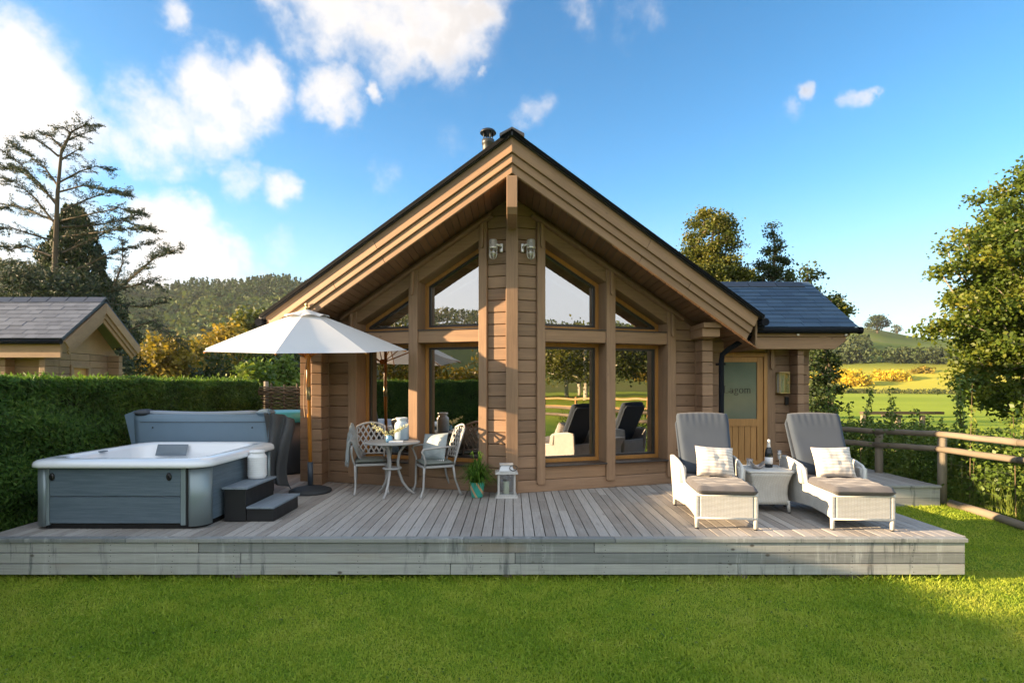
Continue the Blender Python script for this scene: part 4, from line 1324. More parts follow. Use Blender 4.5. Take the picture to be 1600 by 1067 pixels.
# ------------------------------------------------------------------ parasol
def parasol():
    c = Vector((-2.80, 7.56, DZ))
    t = thing('garden_parasol', 'open white canvas parasol on a wooden pole', 'parasol', c)
    MB().lathe([(.275, 0), (.285, .012), (.28, .035), (.22, .06), (.10, .085), (.05, .10), (.0, .10)], 40).build('base', M_base, t)
    MB().tube([(0, 0, .08), (-.003, -.002, .42)], .036, 14).build('base_tube', M_bluemetal, t)
    topz = 2.50
    tip = Vector((-.045, -.02, topz))
    MB().tube([(-.003, -.002, .40), tip], .027, 14).build('pole', M_pole, t)
    MB().tube([(-.022, -.01, 1.28), (-.026, -.012, 1.46)], .031, 14).build('ferrule', M_brass, t)
    # canopy, eight panels, leaning a little towards the front
    Mc = T(*tip) @ Matrix.Rotation(R(5.5), 4, 'X') @ Matrix.Rotation(R(.6), 4, 'Y')
    Rr, drop, n, a0 = 1.365, .52, 8, 5.6
    def ang(k): return R(-90 + a0 + 45 * k)
    m = MB(); NR, NA = 10, 8
    for k in range(n):
        def fn(u, v, k=k):
            t0, t1 = ang(k), ang(k + 1)
            r = .05 + (Rr - .05) * v
            p0 = Vector((math.cos(t0), math.sin(t0), 0)); p1 = Vector((math.cos(t1), math.sin(t1), 0))
            p = (p0 * (1 - u) + p1 * u) * r
            sag = math.sin(math.pi * u)
            z = -drop * (v ** 1.08) - .035 * sag * v * (1 - .6 * v) + .012 * sag * (v > .999)
            k2 = 1 - .035 * sag * v ** 6
            return (p.x * k2, p.y * k2, z)
        m.grid(fn, NA, NR, .5, True, Mc)
    cv = m.build('canopy', M_canvas, t)
    # scalloped vent cap
    m = MB()
    for k in range(n):
        def fn(u, v, k=k):
            t0, t1 = ang(k), ang(k + 1); r = .02 + .29 * v
            p = (Vector((math.cos(t0), math.sin(t0), 0)) * (1 - u) + Vector((math.cos(t1), math.sin(t1), 0)) * u) * r
            s = math.sin(math.pi * u)
            return (p.x, p.y, .035 - .105 * v + .03 * s * v * v)
        m.grid(fn, 8, 5, .5, True, Mc)
    m.build('vent_cap', M_canvas, cv)
    for k in range(n):
        m = MB(); th = ang(k); cs, sn = math.cos(th), math.sin(th)
        pr = [(r * cs, r * sn, -drop * (r / Rr) ** 1.08 - .022) for r in (.05, .5, 1.0, Rr - .01)]
        pr = [Mc @ Vector(p) for p in pr]
        m.tube(pr, .010, 6)
        m.tube([Mc @ Vector((.03 * cs, .03 * sn, -.62)), Mc @ Vector((.72 * cs, .72 * sn, -drop * (.72 / Rr) ** 1.08 - .03))], .009, 6)
        m.build('rib', M_pole, t)
    m = MB().lathe([(.03, -.66), (.045, -.64), (.045, -.59), (.03, -.57)], 14, (0, 0, 0), .5, True, Mc); m.build('hub', M_pole, t)
    MB().lathe([(.03, .03), (.034, .05), (.012, .065), (.02, .085), (.024, .10), (.015, .12), (0, .135)], 14, (0, 0, 0), .5, True, Mc).build('finial', M_brass, t)
    m = MB(); m.tube([(-.03, -.03, 1.92), (-.065, -.05, 1.6), (-.075, -.05, 1.2), (-.055, -.05, 1.02), (-.025, -.05, 1.10), (-.035, -.045, 1.45), (-.03, -.03, 1.80)], .0065, 6); m.build('pull_rope', M_rope, t)
parasol()

# ------------------------------------------------------------------ bistro set
def bistro_chair(loc, rz, label):
    """faces its own -y; seat .43 high"""
    t = thing('bistro_chair', label, 'chair', loc, rz, 'cast metal bistro chairs')
    W2, D2 = .215, .20
    for sx in (-1, 1):
        m = MB(); m.tube([(sx * (W2 + .015), -D2 - .055, 0), (sx * (W2 + .005), -D2 - .04, .03), (sx * (W2 - .005), -D2 - .01, .12), (sx * W2, -D2 - .005, .30), (sx * W2, -D2, .40)], [.019, .016, .014, .015, .017], 8); m.build('leg', M_castm, t)
        m = MB(); m.tube([(sx * (W2 + .01), D2 + .12, 0), (sx * W2, D2 + .095, .04), (sx * (W2 - .01), D2 + .03, .22), (sx * (W2 - .01), D2, .40)], [.019, .015, .014, .017], 8); m.build('leg', M_castm, t)
        # arm: rises from the front leg, scrolls back to the rail
        m = MB(); m.tube([(sx * W2, -D2, .39), (sx * (W2 + .03), -D2 + .01, .47), (sx * (W2 + .045), -D2 - .02, .56), (sx * (W2 + .045), -D2 - .045, .61), (sx * (W2 + .045), -D2 - .02, .645), (sx * (W2 + .045), -D2 + .06, .65), (sx * (W2 + .035), 0, .655), (sx * (W2 + .015), D2 + .02, .67)], [.014, .013, .013, .014, .015, .015, .014, .012], 8); m.build('arm', M_castm, t)
    m = MB(); m.prism(rrect(-W2 - .01, W2 + .01, -D2 - .02, D2 + .02, .06), .385, .415, 'z'); m.build('seat', M_castm, t, None, .006)
    m = MB(); m.add(*_padmesh(W2 + .005, D2 + .01), .5, True); m.build('seat_pad', M_seatpad, t)
    # back: curved posts, arched top rail, diagonal lattice
    def bp(x, z):
        return (x, D2 + .01 + (z - .40) * .26 + .10 * (z - .4) ** 2 + .06 * (1 - (x / .21) ** 2) * .5, z)
    topz = lambda x: .935 - .055 * (x / .20) ** 2
    m = MB()
    for sx in (-1, 1): m.tube([bp(sx * (.20 - .02 * (1 - (z - .4) / .5)), z) for z in np.linspace(.40, topz(.2), 8)], [.014] * 8, 8)
    m.tube([bp(x, topz(x)) for x in np.linspace(-.20, .20, 13)], [.016] * 13, 8, True, None, .7)
    m.tube([bp(x, .50) for x in np.linspace(-.185, .185, 7)], [.011] * 7, 6)
    m.build('back_frame', M_castm, t)
    m = MB()
    for k in range(-6, 7):
        for s in (-1, 1):
            pts = []
            for z in np.linspace(.505, .93, 16):
                x = k * .075 + s * (z - .71) * .62 + .0
                if abs(x) < .187 and z < topz(x) - .005: pts.append(bp(x, z))
            if len(pts) > 1: m.tube(pts, .0115, 6, False, None, .55, (1, 0, 0))
    m.build('back_lattice', M_castm, t)
    return t
def _padmesh(w, d):
    mm = MB(); n = 12
    for sgn in (1, -1):
        def fn(u, v):
            x, y = u * 2 - 1, v * 2 - 1
            k = max(0, 1 - abs(x) ** 6) ** .5 * max(0, 1 - abs(y) ** 6) ** .5
            return (x * w, y * d, .445 + sgn * .028 * k + .006 * sgn * k * (1 - x * x) * (1 - y * y))
        f0 = len(mm.f); mm.grid(fn, n, n)
        if sgn < 0:
            for i in range(f0, len(mm.f)): mm.f[i] = mm.f[i][::-1]
    return mm.v, mm.f
bistro_chair((-1.97, 7.62, DZ), 15, 'grey metal lattice bistro chair with a throw over its arm')
bistro_chair((-1.06, 7.44, DZ), -66, 'grey metal lattice bistro chair holding a silver blue cushion')

def bistro_table():
    t = thing('bistro_table', 'round grey metal pedestal table between the two bistro chairs', 'table', (-1.62, 7.36, DZ))
    MB().lathe([(.0, .70), (.34, .70), (.365, .705), (.375, .715), (.37, .724), (.35, .727), (.0, .727)], 48).build('tabletop', M_castm, t)
    for a in (-100, 20, 140):
        m = MB(); c, s = math.cos(R(a)), math.sin(R(a))
        m.tube([(r * c, r * s, z) for r, z in ((.26, .70), (.17, .67), (.10, .58), (.075, .45), (.085, .32), (.14, .17), (.22, .06), (.285, .015), (.31, .01))], [.016, .018, .019, .019, .019, .018, .018, .017, .014], 8); m.build('leg', M_castm, t)
    MB().lathe([(.0, .355), (.125, .355), (.13, .365), (.125, .375), (0, .375)], 28).build('lower_shelf', M_castm, t)
bistro_table()
TT = DZ + .7275
def on_table():
    t = thing('stoneware_jar', 'tall blue and white glazed jar on the bistro table', 'jar', (-1.52, 7.50, TT))
    MB().lathe([(.06, 0), (.092, .006), (.097, .03), (.098, .20), (.09, .235), (.066, .255), (.062, .27), (.075, .285), (.082, .30), (.08, .312), (.055, .315), (.05, .30), (.0, .28)], 30).build('jar_body', M_glaze, t)
    t = thing('flower_vase', 'little blue glass vase of cream blossom sprigs on the bistro table', 'vase', (-1.63, 7.22, TT))
    MB().lathe([(.0, 0), (.04, .002), (.045, .02), (.043, .07), (.035, .085), (.038, .095), (.034, .095), (.03, .08), (0, .012)], 20).build('vase_body', M_blueglass, t)
    m = MB(); tips = []
    r2 = random.Random(5)
    for k in range(9):
        a = r2.uniform(0, 6.28); sx = (-.24, -.2, -.13, .02, .12, .2, .25, -.05, .17)[k]; h = (.24, .2, .17, .16, .17, .21, .22, .14, .19)[k]
        sy = r2.uniform(-.06, .06)
        p = [(0, 0, .05), (sx * .3, sy * .4, h * .6), (sx * .65, sy * .8, h * .85), (sx, sy, h)]
        m.tube(p, [.003, .0025, .002, .0015], 5)
        for q in np.linspace(.35, 1, 7):
            tips.append((sx * q + r2.gauss(0, .008), sy * q + r2.gauss(0, .008), h * (.35 + .65 * q ** .7) + r2.gauss(0, .008)))
    m.build('sprig', M_twig, t)
    P = np.repeat(np.array(tips), 9, 0) + np.random.default_rng(2).normal(size=(len(tips) * 9, 3)) * .009
    leaves('blossom', M_blossom, P, .015, .9, t)
    t = tag(MB().box(-.09, .09, -.06, .06, .001, .024).build('book', M_paper, None, T(-1.53, 7.19, TT) @ RZ(8), .003), 'thin white book lying at the front of the bistro table', 'book')
on_table()

def throw():
    m = MB(); r2 = random.Random(2)
    # path over the chair's arm: from the pad, up over the arm, down the outside
    path = [(.12, .465), (.16, .49), (.20, .60), (.235, .70), (.262, .72), (.29, .69), (.305, .55), (.31, .43)]
    def fn(u, v):
        s = v * (len(path) - 1); i = min(int(s), len(path) - 2); f = s - i
        x = path[i][0] * (1 - f) + path[i + 1][0] * f; z = path[i][1] * (1 - f) + path[i + 1][1] * f
        y = .30 - .44 * u
        lift = (.30 * max(0, 1 - u * 2.2)) if v > .3 else .10 * max(0, 1 - u * 2.2)
        if v > .55: lift *= max(.25, 1 - (v - .55) * 1.0)
        w = .014 * math.sin(u * 26 + v * 3) + .01 * math.sin(u * 43 + v * 7)
        return (-(x + w + .012 * (v > .5)), y - .05 * v * v + .02 * math.sin(v * 6), z + lift * .75 + w * .5)
    m.grid(fn, 40, 36, .5, True)
    Wc = T(-1.97, 7.62, DZ) @ RZ(15)
    o = m.build('throw_blanket', M_throw, None, Wc)
    tag(o, 'soft blue grey throw draped over the arm of the left bistro chair', 'throw')
    md = o.modifiers.new('solid', 'SOLIDIFY'); md.thickness = .008; md.offset = 1
    f = MB()
    for k in range(34):
        for v in (0.0, 1.0):
            p = Vector(fn((k + .5) / 34, v)); d = Vector((.01, -.01, -.002)) if v == 0 else Vector((-.004, 0, -.055))
            if v == 0: d = Vector((.045, -.01, -.004))
            f.tube([p, p + d * .5 + Vector((0, .004, 0)), p + d], [.0035, .003, .0015], 4)
    f.build('fringe', M_throw, o)
throw()

def silver_cushion():
    o = tag(MB().cushion(.40, .38, .13, None, 16, .05, 3, .004).build('throw_cushion', M_ombre, None, T(-1.06, 7.43, DZ + .645) @ RZ(-30) @ RX(70) @ RZ(5)), 'shiny silver blue cushion with pompom edge on the right bistro chair', 'cushion')
    m = MB()
    for k in range(12):
        m.lathe([(0, -.011), (.009, -.007), (.012, 0), (.009, .007), (0, .011)], 8, (-.18 + k * .0327, -.193, .0))
    m.build('pompom', M_pompom, o)
silver_cushion()

# ------------------------------------------------------------------ pot and lantern by the door post
def pot_plant():
    c = G(745, 778) + Vector((0, .08, 0))
    t = thing('potted_plant', 'grassy green plant in a teal and copper pot by the corner post', 'plant', c)
    MB().lathe([(.0, .004), (.072, 0), (.078, .01), (.098, .175), (.105, .195), (.10, .205), (.09, .19), (.085, .17), (0, .165)], 28).build('pot', M_tealpot, t)
    g = np.random.default_rng(6); m = MB()
    for k in range(520):
        a = g.uniform(0, 2 * math.pi); sp = abs(g.normal(.13, .085)); h = g.uniform(.06, .30) * (1.15 - sp * 1.2)
        w = g.uniform(.004, .0085)
        c0 = Vector((.05 * math.cos(a) * g.random(), .05 * math.sin(a) * g.random(), .17))
        d = Vector((math.cos(a), math.sin(a), 0)); sd_ = Vector((-d.y, d.x, 0))
        if k < 12: h = g.uniform(.34, .46); sp = g.uniform(.02, .1)
        pts = [c0, c0 + d * sp * .3 + Vector((0, 0, h * .65)), c0 + d * sp * .75 + Vector((0, 0, h)), c0 + d * (sp * 1.25) + Vector((0, 0, h * .92 - sp * .25))]
        vs = []
        for p, ww in zip(pts, (w * .6, w, w * .8, .0008)): vs += [p - sd_ * ww, p + sd_ * ww]
        m.add(vs, [(0, 1, 3, 2), (2, 3, 5, 4), (4, 5, 7, 6)], g.random())
    m.build('foliage', M_fern, t)
pot_plant()
def lantern():
    c = G(791, 779) + Vector((0, .13, 0))
    t = thing('floor_lantern', 'white wooden candle lantern standing before the corner post', 'lantern', c, 3)
    m = MB(); m.box(-.15, .15, -.13, .13, 0, .02); m.box(-.135, .135, -.115, .115, .02, .045); m.build('base', M_lantern, t, None, .003)
    m = MB()
    for x in (-.118, .092):
        for y in (-.10, .074): m.box(x, x + .026, y, y + .026, .046, .315)
    m.build('post', M_lantern, t, None, .003)
    m = MB(); m.box(-.15, .15, -.13, .13, .316, .335); m.box(-.13, .13, -.11, .11, .335, .348); m.build('top_frame', M_lantern, t, None, .003)
    m = MB(); loft(m, [[(-.10, -.085, .349), (.10, -.085, .349), (.10, .085, .349), (-.10, .085, .349)], [(-.075, -.06, .425), (.075, -.06, .425), (.075, .06, .425), (-.075, .06, .425)]], True, True, False); m.build('roof', M_galv, t, None, .004)
    m = MB(); m.box(-.09, .09, -.075, .075, .426, .443); m.build('roof_cap', M_lantern, t, None, .003)
    m = MB(); m.tube([(.09 + .05 * math.cos(a), -.09, .395 + .035 * math.sin(a)) for a in np.linspace(0, 6.28, 20)], .005, 6); m.build('handle', M_black, t)
    m = MB(); m.box(-.09, .09, -.09, -.087, .048, .313); m.box(-.09, .09, .083, .086, .048, .313); m.box(-.108, -.105, -.072, .072, .048, .313); m.box(.105, .108, -.072, .072, .048, .313); m.build('pane', M_clear, t)
    o = MB().lathe([(0, 0), (.037, 0), (.039, .004), (.039, .155), (.034, .162), (.0, .155)], 22).build('candle', M_candle, None, T(c.x, c.y, c.z + .0455)); tag(o, 'thick cream candle standing inside the white lantern', 'candle')
    MB().tube([(0, 0, .153), (0, .001, .168)], .002, 5).build('wick', M_black, o)
lantern()

# ------------------------------------------------------------------ loungers
def lounger(loc, rz, label):
    t = thing('sun_lounger', label, 'sun lounger', loc, rz, 'white wicker sun loungers')
    hw = .315
    prof = [(0, .115), (.20, .135), (.45, .145), (.75, .12), (1.0, .095), (1.13, .09), (1.17, .30), (1.17, .60), (1.02, .615), (.80, .595), (.64, .565), (.585, .53), (.575, .44), (.56, .375), (.4, .365), (0, .36)]
    m = MB()
    for s in (-1, 1):
        n = len(prof); vs = []
        for k, off in enumerate((0, .045)):
            for y, z in prof:
                x = hw + .03 * max(0, z - .36) / .25 + .035 * max(0, y - .3) - off
                vs.append((s * x, y, z))
        fs = [tuple(range(n)), tuple(range(2 * n - 1, n - 1, -1))] + [(i, n + i, n + (i + 1) % n, (i + 1) % n) for i in range(n)]
        if s > 0: fs = [f[::-1] for f in fs]
        m.add(vs, fs, .5)
    m.box(-hw + .045, hw - .045, 0, .035, .115, .36)
    m.box(-hw, hw, 1.10, 1.14, .1, .42)
    # front of each arm, a broad woven upright
    for s in (-1, 1):
        xa, xb = sorted((s * (hw - .03), s * (hw + .055)))
        m.add([(xa, .57, .375), (xb - .02 * (s > 0), .57, .375), (xb, .60, .55), (xa, .60, .55), (xa, .66, .375), (xb, .66, .375), (xb, .70, .565), (xa, .70, .565)], [(0, 1, 2, 3), (7, 6, 5, 4), (0, 3, 7, 4), (1, 5, 6, 2), (3, 2, 6, 7), (0, 4, 5, 1)], .5)
    m.build('wicker_body', M_wicker, t, None, .014, 3)
    # rounded rims
    m = MB()
    for s in (-1, 1):
        m.tube([(s * (hw - .02 + .03 * max(0, z - .36) / .25 + .035 * max(0, y - .3)), y, z) for y, z in ((0, .36), (.4, .365), (.555, .375), (.575, .44), (.585, .53), (.64, .57), (.80, .60), (1.02, .62), (1.16, .605))], .019, 8)
    m.tube([(-hw + .01, .01, .358), (hw - .01, .01, .358)], .017, 8)
    m.tube([(-hw + .01, .012, .118), (hw - .01, .012, .118)], .014, 8)
    m.build('rim', M_wickerleg, t)
    for x, y in ((-hw + .022, .025), (hw - .022, .025), (-hw - .005, 1.12), (hw + .005, 1.12)):
        l = MB().tube([(x, y, .014), (x, y, .34)], [.021, .026], 10).build('leg', M_wickerleg, t)
        MB().lathe([(.018, 0), (.018, .015)], 10, (x, y, 0)).build('foot', M_black, l)
    m = MB(); m.box(-hw + .05, hw - .05, .04, 1.09, .325, .355); m.build('seat_deck', M_wicker, t)
    # seat cushion
    m = MB()
    for sgn in (1, -1):
        def fn(u, v):
            x, y = u * 2 - 1, v * 2 - 1
            k = max(0, 1 - abs(x) ** 22) ** .5 * max(0, 1 - abs(y) ** 26) ** .5
            w = .005 * k * (math.sin(x * 9 + y * 4) + math.sin(y * 15 + x * 2)) if sgn > 0 else 0
            return (x * .302, .40 + y * .44, .406 + sgn * .049 * k + w)
        f0 = len(m.f); m.grid(fn, 26, 30)
        if sgn < 0:
            for i in range(f0, len(m.f)): m.f[i] = m.f[i][::-1]
    m.build('seat_cushion', M_taupe, t)
    # back cushion, rounded at the top and gathered along its upper edge
    Wb = T(0, .80, .42) @ RX(-26)
    m = MB()
    for sgn in (1, -1):
        def fn(u, v):
            x, z = u * 2 - 1, v
            hwid = .315 - .035 * (1 - v) - (.022 * max(0, (v - .90) / .10) ** 2)
            k = max(0, 1 - abs(x) ** 16) ** .5 * max(0, 1 - abs(2 * v - 1) ** 22) ** .5
            gather = .0035 * k * math.sin(x * 26) * max(0, v - .72) / .28
            return (x * hwid, -sgn * (.052 * k + (gather + .004 * k * math.sin(z * 12 + x * 3)) * (sgn > 0)) - .03, z * .80 - .016 * x * x * (v > .5) * (v - .5) * 2)
        f0 = len(m.f); m.grid(fn, 40, 30)
        if sgn < 0:
            for i in range(f0, len(m.f)): m.f[i] = m.f[i][::-1]
    m.build('back_cushion', M_slatecush, t, wm(t) @ Wb)
    m = MB(); m.prism([(-.30, .0), (.30, .0), (.315, .68), (.28, .755), (-.28, .755), (-.315, .68)], .030, .06, 'y')
    m.build('backrest', M_slatecush, t, wm(t) @ Wb, .012)
L1 = ((1.909 + 2.514) / 2, 5.60, DZ); L2 = ((3.276 + 3.905) / 2, 5.555, DZ)
RZ1, RZ2 = -6.5, -4.5
lounger(L1, RZ1, 'white wicker lounger with grey cushions left of the little wicker table')
lounger(L2, RZ2, 'white wicker lounger with grey cushions right of the little wicker table')
def striped(L, rz, dx, tilt, label, yaw):
    Wc = T(*L) @ RZ(rz) @ T(dx, .60, .62) @ RZ(yaw) @ RX(66) @ RZ(tilt)
    tag(MB().cushion(.43, .35, .15, None, 18, .05, int(dx * 100) + 9, .005).build('striped_cushion', M_stripe, None, Wc), label, 'cushion', 'striped cushions on the loungers')
striped(L1, RZ1, .03, -4, 'cream striped cushion leaning on the left lounger', 6)
striped(L2, RZ2, -.005, 1, 'cream striped cushion leaning on the right lounger', 0)

def side_table():
    c = (3.03, 6.56, DZ)
    t = thing('wicker_side_table', 'flared white wicker table between the two loungers', 'side table', c, -3)
    m = MB(); loops = []
    for f, z in ((.225, .10), (.215, .14), (.205, .22), (.21, .32), (.235, .42), (.25, .465)):
        loops.append([(x, y, z) for x, y in rrect(-f, f, -f, f, .03, 3)])
    loft(m, loops, True, True); m.build('wicker_body', M_wicker, t)
    m = MB(); m.prism(rrect(-.27, .27, -.255, .255, .035, 4), .466, .492, 'z'); m.build('tabletop', M_wickerleg, t, None, .008)
    for x in (-.20, .20):
        for y in (-.20, .20):
            l = MB().tube([(x * 1.06, y * 1.06, .012), (x, y, .14)], [.016, .022], 8).build('leg', M_wickerleg, t); MB().lathe([(.016, 0), (.016, .012)], 8, (x * 1.06, y * 1.06, 0)).build('foot', M_black, l)
side_table()
SZ = DZ + .4925
def drinks():
    t = thing('wine_bottle', 'dark sparkling wine bottle with white label on the wicker table', 'bottle', (3.115, 6.60, SZ))
    MB().lathe([(0, .004), (.042, 0), (.045, .01), (.045, .16), (.04, .20), (.022, .245), (.016, .27), (.0155, .30)], 24).build('bottle_glass', M_bottle, t)
    MB().lathe([(.024, .237), (.019, .265), (.0175, .29), (.02, .30), (.02, .322), (.016, .336), (0, .34)], 20).build('foil', M_foil, t)
    MB().lathe([(.0456, .045), (.0456, .125)], 24).build('label', M_label, t)
    def flute(c, label):
        t = thing('champagne_flute', label, 'glass', c)
        MB().lathe([(.0, .003), (.03, .001), (.03, .004), (.005, .012), (.0045, .09), (.016, .11), (.024, .14), (.025, .21), (.0235, .21), (.022, .14), (.012, .112), (0, .105)], 20).build('glass', M_clear, t)
    flute((3.225, 6.56, SZ), 'tall champagne flute standing right of the wine bottle')
    t = thing('pewter_bowl', 'small curved pewter bowl on the wicker table', 'bowl', (2.93, 6.50, SZ))
    m = MB()
    def fn(u, v):
        a = u * 2 * math.pi; r = .025 + .045 * v ** .6; z = .005 + .055 * v ** 1.4 + .03 * v * math.cos(2 * a)
        return (r * 1.15 * math.cos(a), r * .9 * math.sin(a), max(z, .003))
    m.grid(fn, 28, 8); o = m.build('bowl', M_pewter, t); md = o.modifiers.new('solid', 'SOLIDIFY'); md.thickness = .005; md.offset = 1
    t = thing('glass_tumbler', 'short clear tumbler left of the pewter bowl', 'glass', (2.90, 6.64, SZ))
    MB().lathe([(0, .003), (.034, 0), (.038, .10), (.036, .10), (.032, .012), (0, .012)], 20).build('glass', M_clear, t)
drinks()
# ------------------------------------------------------------------ hedge, hurdle, neighbour
def hedge():
    t = thing('clipped_hedge', 'long dark clipped conifer hedge behind the hot tub', 'hedge', (-6, 5, 0))
    x0, x1, y0, y1, zt = -6.7, -5.45, 1.1, 11.75, 1.97
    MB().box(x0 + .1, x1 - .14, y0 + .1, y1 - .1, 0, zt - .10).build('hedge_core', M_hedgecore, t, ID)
    g = np.random.default_rng(11)
    def bump(a, b): return .045 * np.sin(a * 2.3 + 1.7 * np.sin(b * 2.1)) + .03 * np.sin(a * 6.1 + 2 * b) + .025 * np.sin(b * 5 + a)
    N = 190000
    y = y0 + (y1 - y0) * g.random(N) ; z = zt * g.random(N) ** .9
    x = x1 - .03 - np.abs(g.normal(size=N)) * .07 + bump(y, z * 2)
    n1 = np.stack([np.ones(N), np.zeros(N), .35 * np.ones(N)], 1)
    M = 60000
    y2 = y0 + (y1 - y0) * g.random(M); x2 = x0 + (x1 - x0) * g.random(M)
    z2 = zt - np.abs(g.normal(size=M)) * .05 + bump(y2, x2 * 2) * .5 + .02
    edge = np.clip((x2 - x1 + .15) / .15, 0, 1); z2 -= edge ** 2 * .08
    n2 = np.stack([.2 * np.ones(M), np.zeros(M), np.ones(M)], 1)
    K = 12000
    x3 = x0 + (x1 - x0) * g.random(K); z3 = zt * g.random(K); y3 = y1 - .03 - np.abs(g.normal(size=K)) * .06
    n3 = np.stack([np.zeros(K), np.ones(K), .3 * np.ones(K)], 1)
    P = np.concatenate([np.stack([x, y, z], 1), np.stack([x2, y2, z2], 1), np.stack([x3, y3, z3], 1)])
    Nn = np.concatenate([n1, n2, n3])
    al = g.normal(size=P.shape) * .5 + np.array([.35, -.1, .75])
    al[N:N + M] = g.normal(size=(M, 3)) * .6 + np.array([.1, 0, .8])
    cl = np.sin(P[:, 1] * 4 + 2 * np.sin(P[:, 2] * 5)) * .5 + np.sin(P[:, 2] * 9 + P[:, 1] * 3) * .3
    rnd = np.clip(.42 + .16 * cl + .20 * g.normal(size=len(P)), 0, 1)
    S = 5200
    y4 = y0 + (y1 - y0) * g.random(S); x4 = x1 - .5 + .5 * g.random(S); z4 = zt + .0 + np.abs(g.normal(size=S)) * .022 * (1 + np.sin(y4 * 7) * .8)
    P = np.concatenate([P, np.stack([x4, y4, z4], 1)]); Nn = np.concatenate([Nn, np.tile([1., 0, 0], (S, 1))]); al = np.concatenate([al, g.normal(size=(S, 3)) * .25 + np.array([0, 0, 1.2])]); cl = np.concatenate([cl, np.full(S, .9)])
    rnd = np.clip(.42 + .2 * cl + .24 * g.normal(size=len(P)), 0, 1)
    leaves('hedge_foliage', M_hedge, P, .075, .26, t, ID, Nn, .45, rnd, 0, al, 12)
hedge()
def hurdle():
    t = thing('woven_hurdle', 'dark woven hazel hurdle between hedge and cabin', 'fence panel', (-4.9, 11.8, 0))
    m = MB(); r2 = random.Random(8)
    for k in range(46):
        z = .05 + k * .040
        m.tube([(-5.55 + i * .07, 11.8 + (.026 if (i // 2 + k) % 2 else -.026), z + r2.uniform(-.006, .006)) for i in range(24)], r2.uniform(.013, .02), 6)
    m.build('woven_rods', M_hurdle, t, ID)
    for x in np.arange(-5.5, -3.9, .28):
        MB().tube([(x, 11.8, 0), (x, 11.8, 1.93 + r2.uniform(-.03, .03))], .02, 7).build('upright', M_hurdle, t, ID)
    MB().tube([(-5.40, 11.95, 0), (-5.40, 11.95, 1.98)], .05, 10).build('end_post', M_postz, t, ID)
hurdle()

